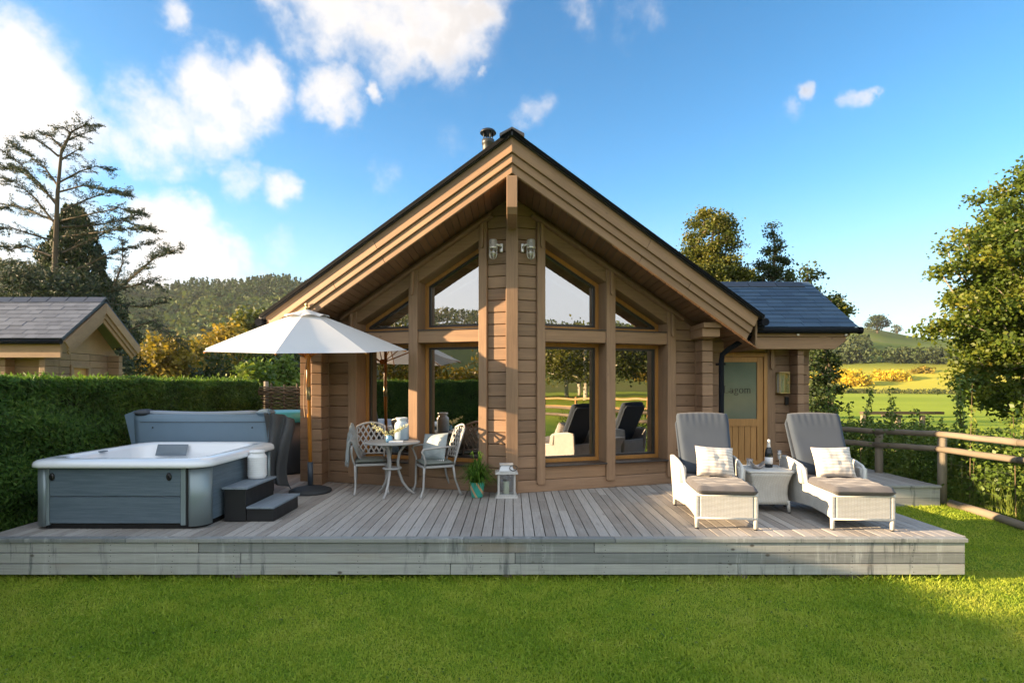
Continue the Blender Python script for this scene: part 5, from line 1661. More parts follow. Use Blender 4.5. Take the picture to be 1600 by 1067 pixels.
def neighbour():
    t = thing('neighbour_cabin', 'brown log cabin with grey slate roof beyond the hedge', 'cabin', (-13, 13.4, 0))
    XE = -9.93
    ye, ze, yr, zr = 12.0, 2.93, 13.27, 3.98
    L = math.hypot(yr - ye, zr - ze); an = math.atan2(zr - ze, yr - ye)
    Wr = T(0, ye, ze) @ Matrix.Rotation(an, 4, 'X'); Wb = T(0, 2 * yr - ye, ze) @ RZ(180) @ Matrix.Rotation(an, 4, 'X')
    rf = MB().box(-18, XE, 0, L, -.06, 0).build('roof', M_slate_ridge, t, Wr)
    MB().box(-XE, 18, 0, L, -.06, 0).build('roof_back', M_slate_grey, rf, Wb)
    m = MB(); k = 0; y = -.03; r2 = random.Random(13)
    while y < L - .03:
        x = XE + .03
        first = True
        while x > -18:
            w = r2.uniform(.25, .33) * (.5 if first and k % 2 else 1); first = False
            m.box(x - w + .003, x - .003, y, y + .235, .004, .017 + r2.uniform(0, .006), r2.random(), T(0, y, 0) @ RX(-3.2) @ T(0, -y, .012))
            x -= w
        y += .165; k += 1
    m.build('slates', M_slate_grey, rf, Wr)
    m = MB(); x = XE + .04
    while x > -17: m.prism([(yr - .16, zr - .08), (yr, zr + .06), (yr + .16, zr - .08), (yr, zr + .03)], x - .44, x - .012, 'x'); x -= .45
    m.build('ridge_tiles', M_slate_ridge, rf, ID)
    for W_, s in ((Wr, 1), (Wb, -1)):
        for d0, d1, rec in ((.02, .20, 0), (.205, .29, -.04), (.295, .37, -.08)):
            m = MB(); tn = math.tan(an); xa, xb = sorted((s * (XE + .01 + rec), s * (XE + .045 + rec))); m.prism([(-.02, -.06 - d1), (L - (.06 + d1) * tn - .001, -.06 - d1), (L - (.05 + d0) * tn - .001, -.05 - d0), (-.02, -.05 - d0)], xa, xb, 'x'); m.build('barge_board', M_rake, t, W_, .004)
    m = MB(); m.tube([(-18, ye - .05, ze - .08), (XE + .02, ye - .05, ze - .08)], .055, 10); m.build('gutter', M_pipe, t, ID)
    MB().box(-18, XE - .05, ye + .02, ye + .07, ze - .42, ze - .08).build('eave_beam', M_rake, t, ID)
    XG, YF, YB = -10.45, 12.45, 14.1
    m = MB(); z = 0
    while z < 2.6:
        for a, b in ((-18, -13.2), (-12.0, XG)): m.box(a, b, YF, YF + .1, z, z + .16)
        if not (.9 < z < 2.3): m.box(-13.198, -12.002, YF, YF + .1, z, z + .16)
        m.box(XG - .1, XG, YF + .102, YF + .42, z, z + .16); m.box(XG - .1, XG, YF + 1.02, YB, z, z + .16)
        if not (.9 < z < 2.3): m.box(XG - .1, XG, YF + .422, YF + 1.018, z, z + .16)
        z += .166
    m.build('wall', M_log, t, ID, .012)
    m = MB(); m.prism([(YF, 2.66), (YB + .3, 2.66), (yr + .02, 3.7)], XG - .08, XG - .002, 'x'); m.build('gable', M_log, t, ID)
    for b in ((XG + .002, XG + .3, YB - .05, YB + .08), (XG - .12, XG + .02, YF - .3, YF - .002), (-11.5, -11.37, YF - .25, YF - .002)):
        m = MB(); z = 0
        while z < 2.6: m.box(*b, z, z + .16); z += .166
        m.build('log_ends', M_log, t, ID, .012)
    MB().box(XE - .85, XE - .05, yr - .05, yr + .05, zr - .55, zr - .30).build('ridge_beam', M_trim, t, ID, .006)
    for w in (0, 1):
        m = MB()
        if w == 0:
            m.box(-13.2, -12.0, YF + .0, YF + .06, 2.28, 2.35); m.box(-13.2, -13.1, YF - .02, YF + .06, .95, 2.28); m.box(-12.1, -12.0, YF - .02, YF + .06, .95, 2.28)
            o = m.build('window', M_door, t, ID, .004); MB().box(-13.1, -12.1, YF + .03, YF + .04, .95, 2.28).build('pane', M_glass, o, ID)
        else:
            m.box(XG - .06, XG + .03, YF + .42, YF + .50, .95, 2.3); m.box(XG - .06, XG + .03, YF + .94, YF + 1.02, .95, 2.3); m.box(XG - .06, XG + .03, YF + .42, YF + 1.02, 2.302, 2.38)
            o = m.build('window', M_trim, t, ID, .004); MB().box(XG - .05, XG - .04, YF + .5, YF + .94, .95, 2.3).build('pane', M_door, o, ID)
neighbour()

# ------------------------------------------------------------------ right-hand rail fence
FP = [Vector((6.62, -3.0)), Vector((6.66, 3.0)), Vector((6.62, 5.0)), Vector((6.56, 6.97)), Vector((6.48, 8.22)), Vector((6.22, 9.25)), Vector((5.80, 9.95))]
def rail_fence():
    t = thing('rail_fence', 'grey round timber post and rail fence on the right', 'fence', (6.5, 7, .1))
    r2 = random.Random(6)
    for i in range(len(FP) - 1):
        a, b = FP[i], FP[i + 1]
        for z, r in ((1.17, .045), (.945, .045)):
            za = z - (.05 if i >= 5 else 0); zb = z - (.05 if i >= 4 else 0)
            pts = [(a.x + (b.x - a.x) * k / 6 - .06, a.y + (b.y - a.y) * k / 6, za + (zb - za) * k / 6 + .003 * math.sin(k * 1.9 + i * 2)) for k in range(7)]
            MB().tube(pts, [r * r2.uniform(.95, 1.04) for _ in pts], 12).build('rail', M_posty, t, ID)
    for i, p in enumerate(FP):
        if i in (1, 3): continue
        g0 = float(gz(p.x, p.y))
        MB().tube([(p.x + .02, p.y, g0 - .1), (p.x + .02, p.y, 1.10), (p.x + .02, p.y, 1.125)], [.062, .06, .045], 14).build('post', M_postz, t, ID)
    # thin stock wire below the rails
    m = MB()
    for i in range(1, 4):
        a, b = FP[i], FP[i + 1]
        for z in np.arange(.2, .9, .16):
            m.tube([(a.x, a.y, z + .06), (b.x, b.y, z + .06)], .0012, 4)
        n = int((b - a).length / .16)
        for k in range(n):
            q = a + (b - a) * (k / n); m.tube([(q.x, q.y, .16), (q.x, q.y, .92)], .0009, 4)
    m.build('stock_wire', M_flue, t, ID)
    a, b = FP[4], Vector((6.62, 3.0))
    n = 9
    pts = [(6.50 - .05 + .03 * math.sin(k), 8.0 - (8.0 - 3.0) * k / n, float(gz(6.5, 8.0 - 5.0 * k / n)) + .055) for k in range(n + 1)]
    tag(MB().tube(pts, [.058 + .004 * math.sin(k * 2.2) for k in range(n + 1)], 12).build('ground_log', M_posty, None, ID), 'long round timber log lying on the grass under the fence', 'log')
M_posty = wood('rail_timber', (.20, .165, .12), 'y', .15, .75, .5, 40, .3, (.13, .12, .09))
rail_fence()

def field_rail():
    t = thing('field_rail', 'dark timber rail standing in the bushes behind the fence', 'rail', (10.2, 14.6, 0))
    m = MB()
    for px, tp in ((1349, 646), (1403, 650), (1441, 646)):
        p = at(px, tp, 14.6); MB().box(p.x - .05, p.x + .05, 14.55, 14.65, 0, p.z - .04).build('post', M_postz, t, ID)
    a = at(1346, 645, 14.6); b = at(1472, 645, 14.6); MB().box(a.x, b.x, 14.52, 14.68, a.z - .035, a.z + .035).build('rail', M_bark, t, ID)
    a = at(1385, 650, 14.3); b = at(1408, 650, 14.3); MB().box(a.x, b.x, 14.25, 14.5, a.z - .03, a.z + .03).build('rail', M_bark, t, ID)
field_rail()

# ------------------------------------------------------------------ trees
def skeleton(base, topp, crown, seed, r0, wob=.12, tn=9, kexp=2.3, sag=0.0, tip_r=.006):
    """trunk polyline plus limbs reaching every crown point; returns (tubes MB, tip list)"""
    r2 = random.Random(seed)
    base, topp = Vector(base), Vector(topp)
    H = (topp - base).length
    nodes = []; par = []
    for i in range(tn):
        f = i / (tn - 1)
        p = base.lerp(topp, f) + Vector((r2.gauss(0, wob), r2.gauss(0, wob), 0)) * (f * (1 - f) * 4) * H * .06
        nodes.append(p); par.append(i - 1)
    nt_ = tn
    order = sorted(crown, key=lambda p: min((Vector(p) - q).length for q in nodes[:tn]))
    tips = []
    for p in order:
        p = Vector(p)
        arr = np.array(nodes); d = arr - np.array(p)
        dist = np.sqrt((d ** 2).sum(1)) + np.maximum(0, d[:, 2] + .25 * np.hypot(d[:, 0], d[:, 1])) * 1.3
        dist[0] += 5; 
        k = int(dist.argmin()); q = nodes[k]
        L = (p - q).length
        ns = max(1, int(L / (.06 * H)))
        prev = k
        for s in range(1, ns + 1):
            f = s / ns
            w = q.lerp(p, f) + Vector((r2.gauss(0, 1), r2.gauss(0, 1), r2.gauss(0, 1))) * L * .045 * (f < 1) + Vector((0, 0, -sag * L * f * (1 - f)))
            nodes.append(w); par.append(prev); prev = len(nodes) - 1
        tips.append((p, prev))
    n = len(nodes); cnt = [0.0] * n
    child = [0] * n
    for i in range(n):
        if par[i] >= 0: child[par[i]] += 1
    acc = [tip_r ** kexp if child[i] == 0 else 0.0 for i in range(n)]
    for i in sorted(range(n), key=lambda i: -i):
        if par[i] >= 0: acc[par[i]] += acc[i]
    rad = [max(a, 1e-9) ** (1 / kexp) for a in acc]
    sc_ = r0 / rad[0]
    trunk = MB(); limb = MB()
    trunk.tube(nodes[:tn], [max(rad[i] * sc_, r0 * (1 - .9 * i / (tn - 1))) for i in range(tn)], 9)
    for i in range(tn, n):
        a, b = nodes[par[i]], nodes[i]
        if (b - a).length < 1e-5: continue
        ra, rb = min(rad[par[i]], rad[i] * 1.6) * sc_, rad[i] * sc_
        limb.tube([a, b], [max(ra, tip_r), max(rb, tip_r * .7)], 5, False)
    return trunk, limb, [nodes[i] for i in range(tn, n)], [t[0] for t in tips]

def crown_points(n, ells, seed, shell=.55):
    r2 = random.Random(seed); out = []
    tot = sum(e[3] * e[4] * e[5] for e in ells)
    for e in ells:
        k = max(3, int(n * e[3] * e[4] * e[5] / tot))
        for _ in range(k):
            v = unit((r2.gauss(0, 1), r2.gauss(0, 1), r2.gauss(0, 1))) * (shell + (1 - shell) * r2.random()) ** 1
            out.append((e[0] + v.x * e[3], e[1] + v.y * e[4], e[2] + v.z * e[5]))
    return out

def broadleaf(name, label, cat, base, topz, ells, ncl, nleaf, lsize, mat, bark, seed, r0=.2, spread=.5, group=None, asp=.62, limbs=True, droop=0.0, tip=.006):
    base = Vector(base)
    t = thing(name, label, cat, base, 0, group)
    pts = crown_points(ncl, ells, seed)
    ctr = Vector((sum(e[0] for e in ells) / len(ells), sum(e[1] for e in ells) / len(ells), 0))
    tr, lb, nodes, tips = skeleton(base, (ctr.x * .4 + base.x * .6, ctr.y * .4 + base.y * .6, topz), pts, seed, r0, tip_r=tip)
    tr.build('trunk', bark, t, ID)
    if limbs: lb.build('limbs', bark, t, ID)
    g = np.random.default_rng(seed)
    C = np.array([tuple(p) for p in tips])
    w = g.uniform(.35, 1.5, len(C)); w /= w.sum()
    idx = g.choice(len(C), nleaf, p=w)
    off = g.normal(size=(nleaf, 3)) * spread * np.array([1, 1, .62])
    P = C[idx] + off
    P[:, 2] -= droop * np.abs(off[:, 0])
    cl = g.random(len(C))
    rnd = np.clip(.55 * cl[idx] + .45 * g.random(nleaf) , 0, 1)
    leaves('crown', mat, P, lsize, asp, t, ID, None, 0, rnd, .35, None, seed)
    return t

# big autumn sycamore on the right
broadleaf('sycamore_tree', 'tall russet and green leafed tree at the right beyond the fence', 'tree', (13.6, 13.6, 0), 8.0,
    [(13.6, 13.8, 6.3, 1.6, 1.6, 1.5), (13.0, 13.6, 5.0, 2.2, 2.0, 1.2), (14.6, 14.2, 5.0, 2.4, 2.0, 2.0), (12.9, 13.5, 3.3, 2.3, 2.0, 1.1), (14.4, 13.6, 3.0, 2.8, 2.4, 1.3), (12.9, 13.5, 1.9, 1.7, 1.6, .8), (15, 13.8, 1.6, 2.2, 2.0, .9)],
    640, 130000, .10, M_syc, M_pale_bark, 21, .17, .18, None, .75)
# trees behind the annex
broadleaf('oak_tree', 'round gold and green tree rising behind the slate porch roof', 'tree', (7.6, 20.5, 0), 8.3,
    [(7.5, 20.5, 7.2, 1.05, 1.0, 1.2), (6.8, 20.5, 5.9, 1.35, 1.1, .9), (7.7, 20.5, 5.9, 1.0, 1.0, 1.0), (8.1, 20.6, 5.6, 1.1, 1.1, .9), (7.2, 20.5, 4.4, 1.6, 1.3, .7), (9.0, 20.8, 4.2, 1.0, 1.0, .6)],
    260, 46000, .10, M_oakl, M_bark, 31, .2, .17, None, .7)
broadleaf('pointed_tree', 'narrow pointed dark green tree behind the slate porch roof', 'tree', (10.1, 21, 0), 7.7,
    [(10.1, 21, 7.9, .16, .16, .5), (10.1, 21, 7.2, .36, .36, .5), (10.1, 21, 6.5, .6, .6, .55), (10.05, 21, 5.8, .85, .85, .6), (10.05, 21, 5.1, 1.1, 1.1, .6), (10.1, 21, 4.4, 1.35, 1.2, .6), (10.3, 21, 3.6, 1.4, 1.3, .7)],
    330, 40000, .09, M_dark, M_bark, 33, .14, .13, None, .65)
broadleaf('golden_tree', 'low golden leafed tree between the two taller porch trees', 'tree', (10.4, 19.2, 0), 4.8,
    [(9.3, 19.2, 4.35, .8, .8, .42), (11.0, 19.2, 4.45, .9, .8, .5), (10.2, 19.2, 3.6, 1.3, 1.0, .6)],
    110, 16000, .105, M_oakl, M_bark, 35, .1, .15, None, .7)
broadleaf('alder_tree', 'thin dark branching tree hanging past the porch corner', 'tree', (9.15, 15.6, 0), 3.6,
    [(8.55, 15.6, 5.0, .3, .3, .55), (8.8, 15.6, 4.2, .5, .4, .45), (9.1, 15.6, 3.6, .45, .4, .4), (8.6, 15.4, 2.5, .65, .5, .6), (8.75, 15.4, 1.5, .6, .5, .65), (8.5, 15.4, .7, .5, .5, .5)],
    85, 6500, .11, M_dark, M_bark, 37, .09, .13, None, .65)

# sparse old cedar on the left, limbs following its open habit
def cedar():
    Y = 21.0
    base = at(88, 600, Y); base.z = 0
    t = thing('cedar_tree', 'sparse old cedar with open upswept limbs left of the sky', 'tree', base)
    r2 = random.Random(41); g = np.random.default_rng(41)
    def Q(px, py, dy=0.0): return at(px, py, Y + dy)
    tk = [Vector((base.x, Y, 0)), Q(86, 520), Q(86, 405), Q(90, 300), Q(96, 235), Q(112, 206), Q(132, 196), Q(152, 198)]
    MB().tube(tk, [.19, .135, .095, .066, .046, .032, .022, .010], 9).build('trunk', M_bark, t, ID)
    B = [  # limb polylines in the picture, with depth
        ([(92, 245), (72, 228), (50, 215), (40, 216)], -.5), ([(90, 290), (70, 262), (40, 238), (18, 226)], .6), ([(88, 320), (60, 285), (30, 255), (8, 238)], -.8),
        ([(87, 315), (55, 285), (25, 262), (8, 265)], 1), ([(86, 350), (55, 310), (25, 285), (5, 280)], -.3), ([(84, 345), (48, 330), (20, 320), (4, 326)], .7), ([(78, 375), (45, 365), (15, 355), (-10, 360)], -1), ([(80, 400), (40, 385), (15, 390), (-15, 380)], .5),
        ([(96, 240), (112, 206), (132, 196), (152, 198)], 0), ([(100, 222), (118, 214), (140, 206)], .2), ([(97, 232), (80, 214), (66, 210)], .1), ([(110, 208), (98, 198), (84, 204)], -.2), ([(95, 250), (112, 240), (125, 232)], .4), ([(93, 285), (125, 268), (150, 260), (178, 268)], .3), ([(93, 300), (130, 290), (165, 298), (200, 302)], -.6), ([(95, 330), (135, 312), (170, 300), (204, 306)], .8),
        ([(96, 345), (140, 335), (185, 325), (225, 334)], -.5), ([(97, 355), (150, 352), (190, 345), (222, 333)], .5), ([(97, 370), (140, 365), (190, 358), (242, 360)], -.9),
        ([(98, 395), (150, 372), (195, 345), (240, 362)], 1.1), ([(98, 430), (145, 410), (185, 390), (240, 378)], .2), ([(170, 455), (200, 440), (240, 405), (284, 387)], -.6), ([(185, 450), (215, 425), (250, 395), (262, 392)], .6), ([(178, 448), (192, 410), (190, 375)], .2), ([(172, 455), (215, 445), (235, 435), (255, 452)], 0),
        ([(84, 440), (50, 420), (20, 410), (-20, 420)], .4), ([(70, 470), (35, 440), (0, 432)], -.7), ([(190, 520), (240, 500), (290, 545)], -.4), ([(170, 475), (225, 480), (262, 470)], .7),
    ]
    lm = MB(); tuft = []; aln = []
    for pts, dy in B:
        n = len(pts); P = [Q(x, y, dy * (k / (n - 1)) * 1.6) for k, (x, y) in enumerate(pts)]
        lm.tube(P, [max(.010, .042 * (1 - k / (n - .5))) for k in range(n)], 6, False)
        # side twigs carrying needle tufts
        tot = sum((P[i + 1] - P[i]).length for i in range(n - 1))
        m_ = int(tot / .088)
        for q in range(m_):
            f = (q + r2.random()) / m_ * (n - 1) * .999
            if f < .12: continue
            i = int(f); p = P[i].lerp(P[i + 1], f - i); d = unit(P[i + 1] - P[i])
            out = f / (n - 1)
            side = unit(Vector((r2.gauss(0, .5), r2.gauss(0, .9), r2.gauss(.1, .45))) + d * .8)
            Lt = r2.uniform(.2, .62) * (1.1 - .45 * out)
            e = p + side * Lt + Vector((0, 0, -.05 * Lt))
            lm.tube([p, p.lerp(e, .5) + Vector((0, 0, .03)), e], [.010, .007, .004], 4, False)
            for s in np.linspace(.25, 1.0, 6):
                c = p.lerp(e, s)
                for _ in range(6 + int(6 * out)):
                    if r2.random() < .34: continue
                    tuft.append(c + Vector((r2.gauss(0, .05), r2.gauss(0, .06), r2.gauss(.012, .025)))); aln.append(side)
    lm.build('limbs', M_bark, t, ID)
    P = np.array([tuple(p) for p in tuft])
    leaves('needles', M_cedar, P, .092, .30, t, ID, None, 0, None, .4, np.array([tuple(a) for a in aln]) * .9, 43)
    # heavy lower skirts
    N = 16000
    cc = [(Q(40 + 0, 470), 1.5, .8), (Q(100, 480), 1.7, .8), (Q(150, 490), 1.3, .9), (Q(0, 490), 1.5, .9), (Q(170, 540), 1.2, .9), (Q(195, 575), .7, .6), (Q(60, 440), 1.1, .5), (Q(120, 450, 0), 1.2, .5)]
    PP = []
    for k in range(N):
        c, a, b = cc[k % len(cc)]
        v = Vector((g.normal(), g.normal(), g.normal())) * .55
        lay = round(v.z * 3) / 3 * .8 + v.z * .2
        PP.append((c.x + v.x * a, c.y + v.y * a * .7 - .6, c.z + lay * b))
    leaves('lower_needles', M_cedar, np.array(PP), .15, .32, t, ID, None, 0, None, .8, None, 44)
cedar()
def cypress():
    Y = 25.0; c = at(115, 600, Y); H = EYE + (600 - 322) / FPX * Y
    t = thing('cypress_tree', 'dense dark green cypress behind the sparse cedar', 'tree', (c.x, Y, 0))
    MB().tube([(c.x, Y, 0), (c.x, Y, H * .95)], [.3, .03], 8).build('trunk', M_bark, t, ID)
    g = np.random.default_rng(51); N = 34000
    f = g.random(N) ** .75
    z = H * (1 - f * .97); rmax = .25 + 2.7 * f ** .8
    a = g.uniform(0, 2 * math.pi, N); lob = 1 + .16 * np.sin(a * 5 + z * 1.1) + .1 * np.sin(a * 9 - z * 2.3) + .08 * np.sin(z * 5)
    r = rmax * lob * (1 - np.abs(g.normal(size=N)) * .16)
    P = np.stack([c.x + r * np.cos(a), Y + r * np.sin(a), z], 1)
    al = np.stack([np.cos(a) * .5, np.sin(a) * .5, np.ones(N)], 1)
    nn = np.stack([np.cos(a), np.sin(a), .2 * np.ones(N)], 1)
    leaves('crown', M_cypress, P, .26, .35, t, ID, nn, .4, None, 0, al, 52)
cypress()

# middle distance behind the hedge, left
MID = [  # px, top y, Y, half width px, material, label
    (258, 518, 34, 40, 'r', 'tallest yellow shrub behind the hedge left of the parasol'),
    (310, 535, 40, 34, 'r', 'olive gold bush right of the yellow shrub'),
    (225, 545, 44, 28, 'r', 'small rusty bush at the left of the yellow shrub'),
    (352, 505, 46, 34, 'r', 'bronze leafed tree over the left parasol edge'),
    (395, 470, 52, 40, 'o', 'autumn tree rising beside the left eave of the cabin'),
    (345, 556, 26, 34, 'd', 'dark green bush behind the far end of the hedge'),
    (430, 520, 36, 40, 'd', 'dark green tree beside the cabin wall behind the parasol'),
    (400, 560, 20, 26, 'v', 'upright willow shrub over the hurdle'),
    (440, 556, 22, 24, 'v', 'pale leafed shrub against the cabin left wall'),
    (520, 500, 50, 60, 'o', 'autumn tree hidden mostly by the cabin left side'),
]
for i, (px, ty, Y, hw, k, lab) in enumerate(MID):
    c = at(px, ty, Y); h = c.z; w = hw / FPX * Y
    mat = {'g': M_gold, 'r': M_rust, 'o': M_oakl, 'd': M_dark, 'v': M_ivy}[k]
    broadleaf({'g': 'golden_shrub', 'r': 'rusty_shrub', 'o': 'autumn_tree', 'd': 'green_shrub', 'v': 'willow_shrub'}[k], lab, 'shrub' if k in 'grdv' else 'tree', (c.x, Y, 0), h * .75,
        [(c.x, Y, h * .45, w, w, h * .4), (c.x - w * .3, Y, h * .68, w * .6, w * .6, h * .26), (c.x + w * .35, Y, h * .62, w * .6, w * .6, h * .25), (c.x, Y, h * .8, w * .4, w * .4, h * .18)],
        60, 5200, .009 * Y, mat, M_bark, 60 + i, .02 * h, .16 * w + .02 * Y * .3)

# golden trees standing in the lit pasture, right
GOLD = [(1312, 574, 150, 26, M_gold, 'large golden tree in the sunny pasture nearest the porch'), (1338, 580, 138, 20, M_gold, 'round golden tree right of the largest pasture tree'),
        (1385, 578, 145, 22, M_gold, 'broad golden tree in the middle of the pasture row'), (1402, 580, 142, 18, M_gold, 'small golden tree pressed against the middle pasture tree'),
        (1442, 573, 150, 15, M_rust, 'tall thin yellow tree at the right of the pasture row'), (1478, 588, 150, 14, M_rust, 'rust orange bush at the far right of the pasture row'), (1284, 582, 150, 18, M_gold, 'golden tree half hidden by the porch corner')]
for i, (px, ty, Y, hw, mat, lab) in enumerate(GOLD):
    c = at(px, ty, Y); h = c.z; w = hw / FPX * Y
    broadleaf('golden_tree', lab, 'tree', (c.x, Y, 0), h * .7, [(c.x, Y, h * .55, w, w, h * .36), (c.x - w * .4, Y, h * .6, w * .6, w * .6, h * .3), (c.x + w * .4, Y, h * .55, w * .6, w * .6, h * .3), (c.x, Y, h * .75, w * .6, w * .6, h * .24)],
        40, 2600, .75, mat, M_pale_bark, 80 + i, .22, .7, 'golden trees in the sunlit pasture')

def polar(px, r): 
    th = math.atan((px - 800) / FPX); return math.degrees(th), r * math.sin(th), r * math.cos(th)
for i, (px, r, h, w, lab) in enumerate(((1371, 345, 10.5, 5.2, 'dark round tree on the crest of the right hill'), (1401, 425, 6.5, 3.4, 'bare thin tree alone on the skyline of the right hill'))):
    th, x, y = polar(px, r); z = float(hz(th, r))
    broadleaf('hilltop_tree', lab, 'tree', (x, y, z - .5), z + h * .7, [(x, y, z + h * .48, w, w, h * .46)], 40, 1800 if i == 0 else 420, .9, M_belt if i else M_dark, M_bark, 95 + i, .4, 1.0 if i == 0 else .6, None, .6, True, 0, .05)

# hillside woods: far-off masses
def scatter(name, label, n, thr, rr, seed, mat, cone_above, hmin, hmax, per=46, keep=None):
    g = np.random.default_rng(seed)
    P = []; NR_ = []; RN = []; SZ_ = []
    k = 0
    while k < n:
        th = g.uniform(*thr); r = math.sqrt(g.uniform(rr[0] ** 2, rr[1] ** 2))
        if keep is not None and not keep(th, r, g): continue
        z = float(hz(th, r)) if r > 140 else 0.0; x = r * math.sin(R(th)); y = r * math.cos(R(th))
        h = g.uniform(hmin, hmax); k += 1
        cone = z > cone_above + g.normal() * 4
        m = per
        f = g.random(m); a = g.uniform(0, 2 * math.pi, m)
        if cone:
            h *= 1.3; rad = h * .15 * f ** .9; zz = z + h * (1 - f * .8); tone = g.uniform(0, .25)
        else:
            v = g.normal(size=(m, 3)); v /= np.linalg.norm(v, axis=1)[:, None]
            rad = h * .42 * np.hypot(v[:, 0], v[:, 1]); zz = z + h * (.48 + .46 * v[:, 2]); tone = g.choice([.2, .35, .5, .6, .75, .95], p=[.2, .25, .22, .16, .12, .05])
        px = x + rad * np.cos(a); py = y + rad * np.sin(a)
        P.append(np.stack([px, py, zz], 1)); RN.append(np.clip(tone + g.normal(size=m) * .07, 0, 1)); SZ_.append(np.full(m, h * (.12 if cone else .24)))
    o = leaves(name, mat, np.concatenate(P), np.concatenate(SZ_), .6, None, None, None, 0, np.concatenate(RN), .3, None, seed)
    tag(o, label, 'woodland', kind='stuff')
scatter('forest', 'far wooded hillside of conifers and autumn trees at the left', 5200, (-60, -8), (175, 450), 71, M_forest, 42, 7, 11.5)
def belt(th, r, g):
    e = float(hz(th, r)) / (r * math.cos(R(th)))      # slope of sight
    py = 600 - e * FPX
    return (554 < py < 560 and g.random() < 1) or (530 < py < 554 and th < 33.0 and g.random() < .22)
scatter('scrub_belt', 'belt of scrubby trees across the right hillside', 260, (27.5, 42), (200, 420), 72, M_belt, 999, 3.2, 5.2, 60, belt)
def row(th, r, g): return True
scatter('field_hedgerow', 'low dark hedgerow along the far edge of the sunny field', 300, (24, 45), (131, 134), 73, M_belt, 999, .7, 1.2, 40)

# overgrown hedgerow just behind the rail fence
def brambles():
    t = thing('bramble_hedgerow', 'overgrown leafy hedgerow crowding the back of the rail fence', 'hedgerow', (7.4, 7.5, .1))
    g = np.random.default_rng(77)
    path = [(7.5, 2.0, 1.0), (7.45, 4.0, 1.05), (7.4, 5.5, 1.05), (7.35, 7.0, 1.0), (7.3, 8.2, 1.05), (7.2, 9.3, .98), (6.9, 10.4, .92), (6.6, 11.6, .9), (7.6, 11.5, .9), (8.4, 10.2, .85), (8.6, 8.4, .9), (8.6, 6.6, .9)]
    P = []; RN = []
    for (x, y, h) in path:
        ncl = 66
        for c in range(ncl):
            cx, cy = x + g.normal() * .42, y + g.normal() * .55; cz = .12 + h * g.random() ** .8
            if cx < 6.74 and cy < 9: cx = 6.74 + abs(g.normal()) * .1
            k = 62
            P.append(np.stack([cx + g.normal(size=k) * .12, cy + g.normal(size=k) * .12, np.maximum(cz + g.normal(size=k) * .09, .03)], 1)); RN.append(np.clip(g.random() * .6 + g.random(k) * .45, 0, 1))
    st = MB()
    for k in range(44):
        x, y, h = path[g.integers(2, 9)]
        x += g.normal() * .45; y += g.normal() * .6
        if x < 6.72 and y < 9: x = 6.75
        hh = h + g.uniform(.15, .95); lx, ly = g.normal() * .12, g.normal() * .12
        pts = [Vector((x, y, .05)), Vector((x + lx * .3, y + ly * .3, hh * .5)), Vector((x + lx, y + ly, hh))]
        st.tube(pts, [.007, .005, .002], 5, False)
        for f in np.linspace(.45, 1, 16):
            c = np.array(pts[1].lerp(pts[2], (f - .45) / .55)); kk = 5
            P.append(c + g.normal(size=(kk, 3)) * .032); RN.append(g.random(kk))
    st.build('stem', M_twig, t, ID)
    leaves('foliage', M_ivy, np.concatenate(P), .062, .72, t, ID, None, 0, np.concatenate(RN), .5, None, 78)
    # dry grass stalks at the foot of the fence
    N = 700
    x = 6.62 + np.abs(g.normal(size=N)) * .14; y = 4.5 + 3.8 * g.random(N)
    m = MB()
    for i in range(N):
        h = g.uniform(.2, .6); dx, dy = g.normal() * .08, g.normal() * .1; z = float(gz(x[i], y[i]))
        w = .004
        m.add([(x[i], y[i] - w, z), (x[i], y[i] + w, z), (x[i] + dx, y[i] + dy, z + h)], [(0, 1, 2)], .6 + .4 * g.random())
    m.build('dry_stalks', M_ivy, t, ID)
brambles()

# ------------------------------------------------------------------ the rest of the garden, seen in the windows
def far_fence():
    t = thing('paddock_fence', 'pale sawn paddock fence across the field behind the garden', 'fence', (18, -4, 0))
    m0 = Vector((13, -22)); m1 = Vector((24, 16)); n = 18
    for k in range(n + 1):
        p = m0.lerp(m1, k / n); MB().box(p.x - .05, p.x + .05, p.y - .05, p.y + .05, 0, 1.25).build('post', M_door, t, ID)
    d = m1 - m0
    for z in (.6, 1.12):
        MB().bar((m0.x - .07, m0.y, z), (m1.x - .07, m1.y, z), .04, .10).build('rail', M_door, t, ID)
far_fence()
BACK = [  # x, y, height, crown half width, mat
    (26, -22, 9, 4.0, 'o'), (33, -20, 11, 4.6, 'd'), (40, -26, 10, 4.2, 'r'), (33, -32, 11, 5, 'o'), (25, -34, 9, 4.2, 'r'), (46, -14, 10, 4.5, 'o'), (50, -2, 9, 4.2, 'd'), (17, -38, 10, 4.5, 'd'), (8, -42, 9, 4.2, 'o'), (40, -38, 12, 5, 'd'), (50, -28, 11, 4.8, 'o'), (56, -16, 11, 5, 'r'),
]
WORDS = ['olive crowned', 'dark crowned', 'rust crowned', 'broad olive', 'russet', 'tall olive', 'dark green', 'deep green', 'pale olive', 'tallest dark', 'spreading olive', 'bronze']
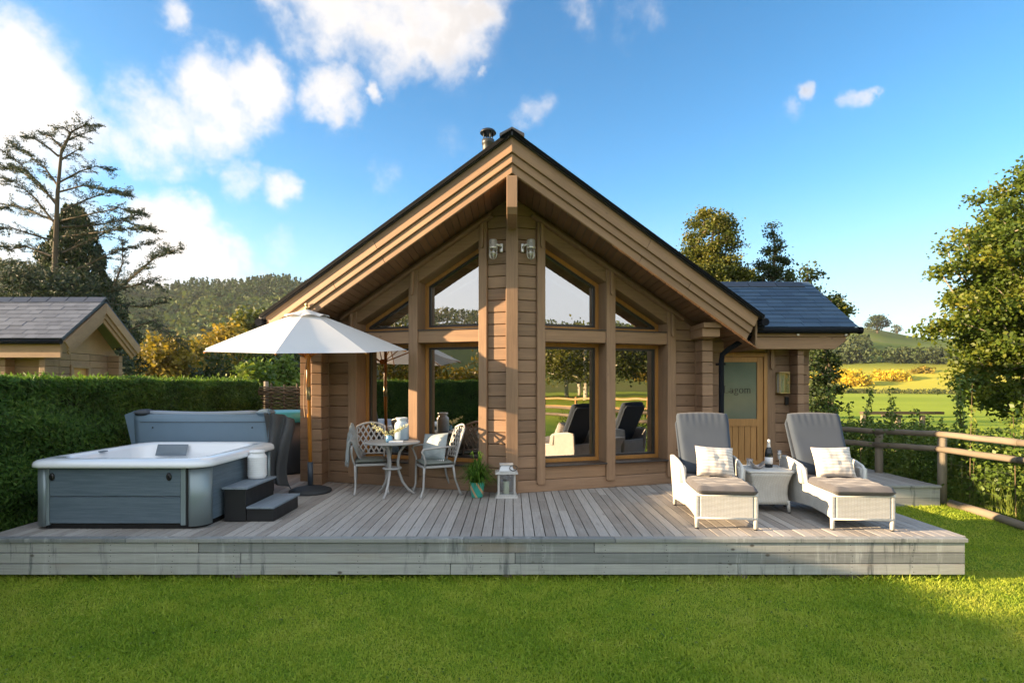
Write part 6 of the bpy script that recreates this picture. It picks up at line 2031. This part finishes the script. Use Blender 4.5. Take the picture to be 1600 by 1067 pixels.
for i, (x, y, h, w, k) in enumerate(BACK):
    x, y, w = x * 1.6, y * 1.6, w * 1.45
    mat = {'r': M_rust, 'o': M_oakl, 'd': M_dark}[k]
    broadleaf('wood_edge_tree', 'pale trunked %s tree at the wood edge behind the field' % WORDS[i], 'tree', (x, y, 0), h * .7, [(x, y, h * .6, w, w, h * .36), (x - w * .5, y, h * .5, w * .6, w * .6, h * .3), (x + w * .5, y, h * .5, w * .6, w * .6, h * .3)],
        56, 7000, .42, mat, M_white_bark, 110 + i, .3, 1.0, 'trees along the wood edge behind the field')
BUSH = [(-12.5, -7.5, 3.3, 1.9), (-14.5, -6, 3.5, 1.9), (-16.5, -4.2, 3.6, 2.0), (-11, -9.5, 3.2, 1.9), (-18.5, -2.5, 3.7, 2.0), (-9.5, -11.5, 3.1, 1.9)]
BW = ['copper', 'tall copper', 'low copper', 'broad copper', 'small copper', 'far low copper']
for i, (x, y, h, w) in enumerate(BUSH):
    broadleaf('copper_shrub', '%s shrub beyond the garden hedge' % BW[i], 'shrub', (x, y, 0), h * .7, [(x, y, h * .5, w, w, h * .45)], 40, 3600, .2, M_rust, M_bark, 130 + i, .08, .45, 'copper shrubs beyond the garden hedge')
scatter('hill_wood', 'wooded hillside far behind the garden', 1900, (95, 265), (260, 440), 74, M_forest, 60, 7, 10, 40)

# unseen sparse birches, added so that their shade dapples the lawn
for i, (x, y, h, w, lab) in enumerate(((-14.5, 1.0, 7.2, 1.7, 'slender unseen birch added beyond the hedge to dapple the lawn'), (-15.5, -3.2, 7.6, 2.2, 'broader unseen birch added beyond the hedge to dapple the lawn'))):
    broadleaf('shade_birch', lab, 'tree', (x, y, 0), h * .85, [(x, y, h * .62, w * .8, w, h * .34), (x, y + .3, h * .38, w * .8, w * .9, h * .16)], 60, 2600, .14, M_oakl, M_white_bark, 140 + i, .12, .3)

# the valley air
def haze():
    m = bpy.data.materials.new('valley_air'); m.use_nodes = True
    nt = m.node_tree; nt.nodes.clear()
    o = nt.nodes.new('ShaderNodeOutputMaterial'); v = nt.nodes.new('ShaderNodeVolumePrincipled')
    v.inputs['Color'].default_value = (.86, .90, .96, 1); v.inputs['Density'].default_value = .00017; v.inputs['Anisotropy'].default_value = .2
    nt.links.new(v.outputs[0], o.inputs['Volume'])
    tag(MB().box(-1520, 1520, -1520, 1530, -1.2, 95).build('haze', m), kind='stuff')
haze()
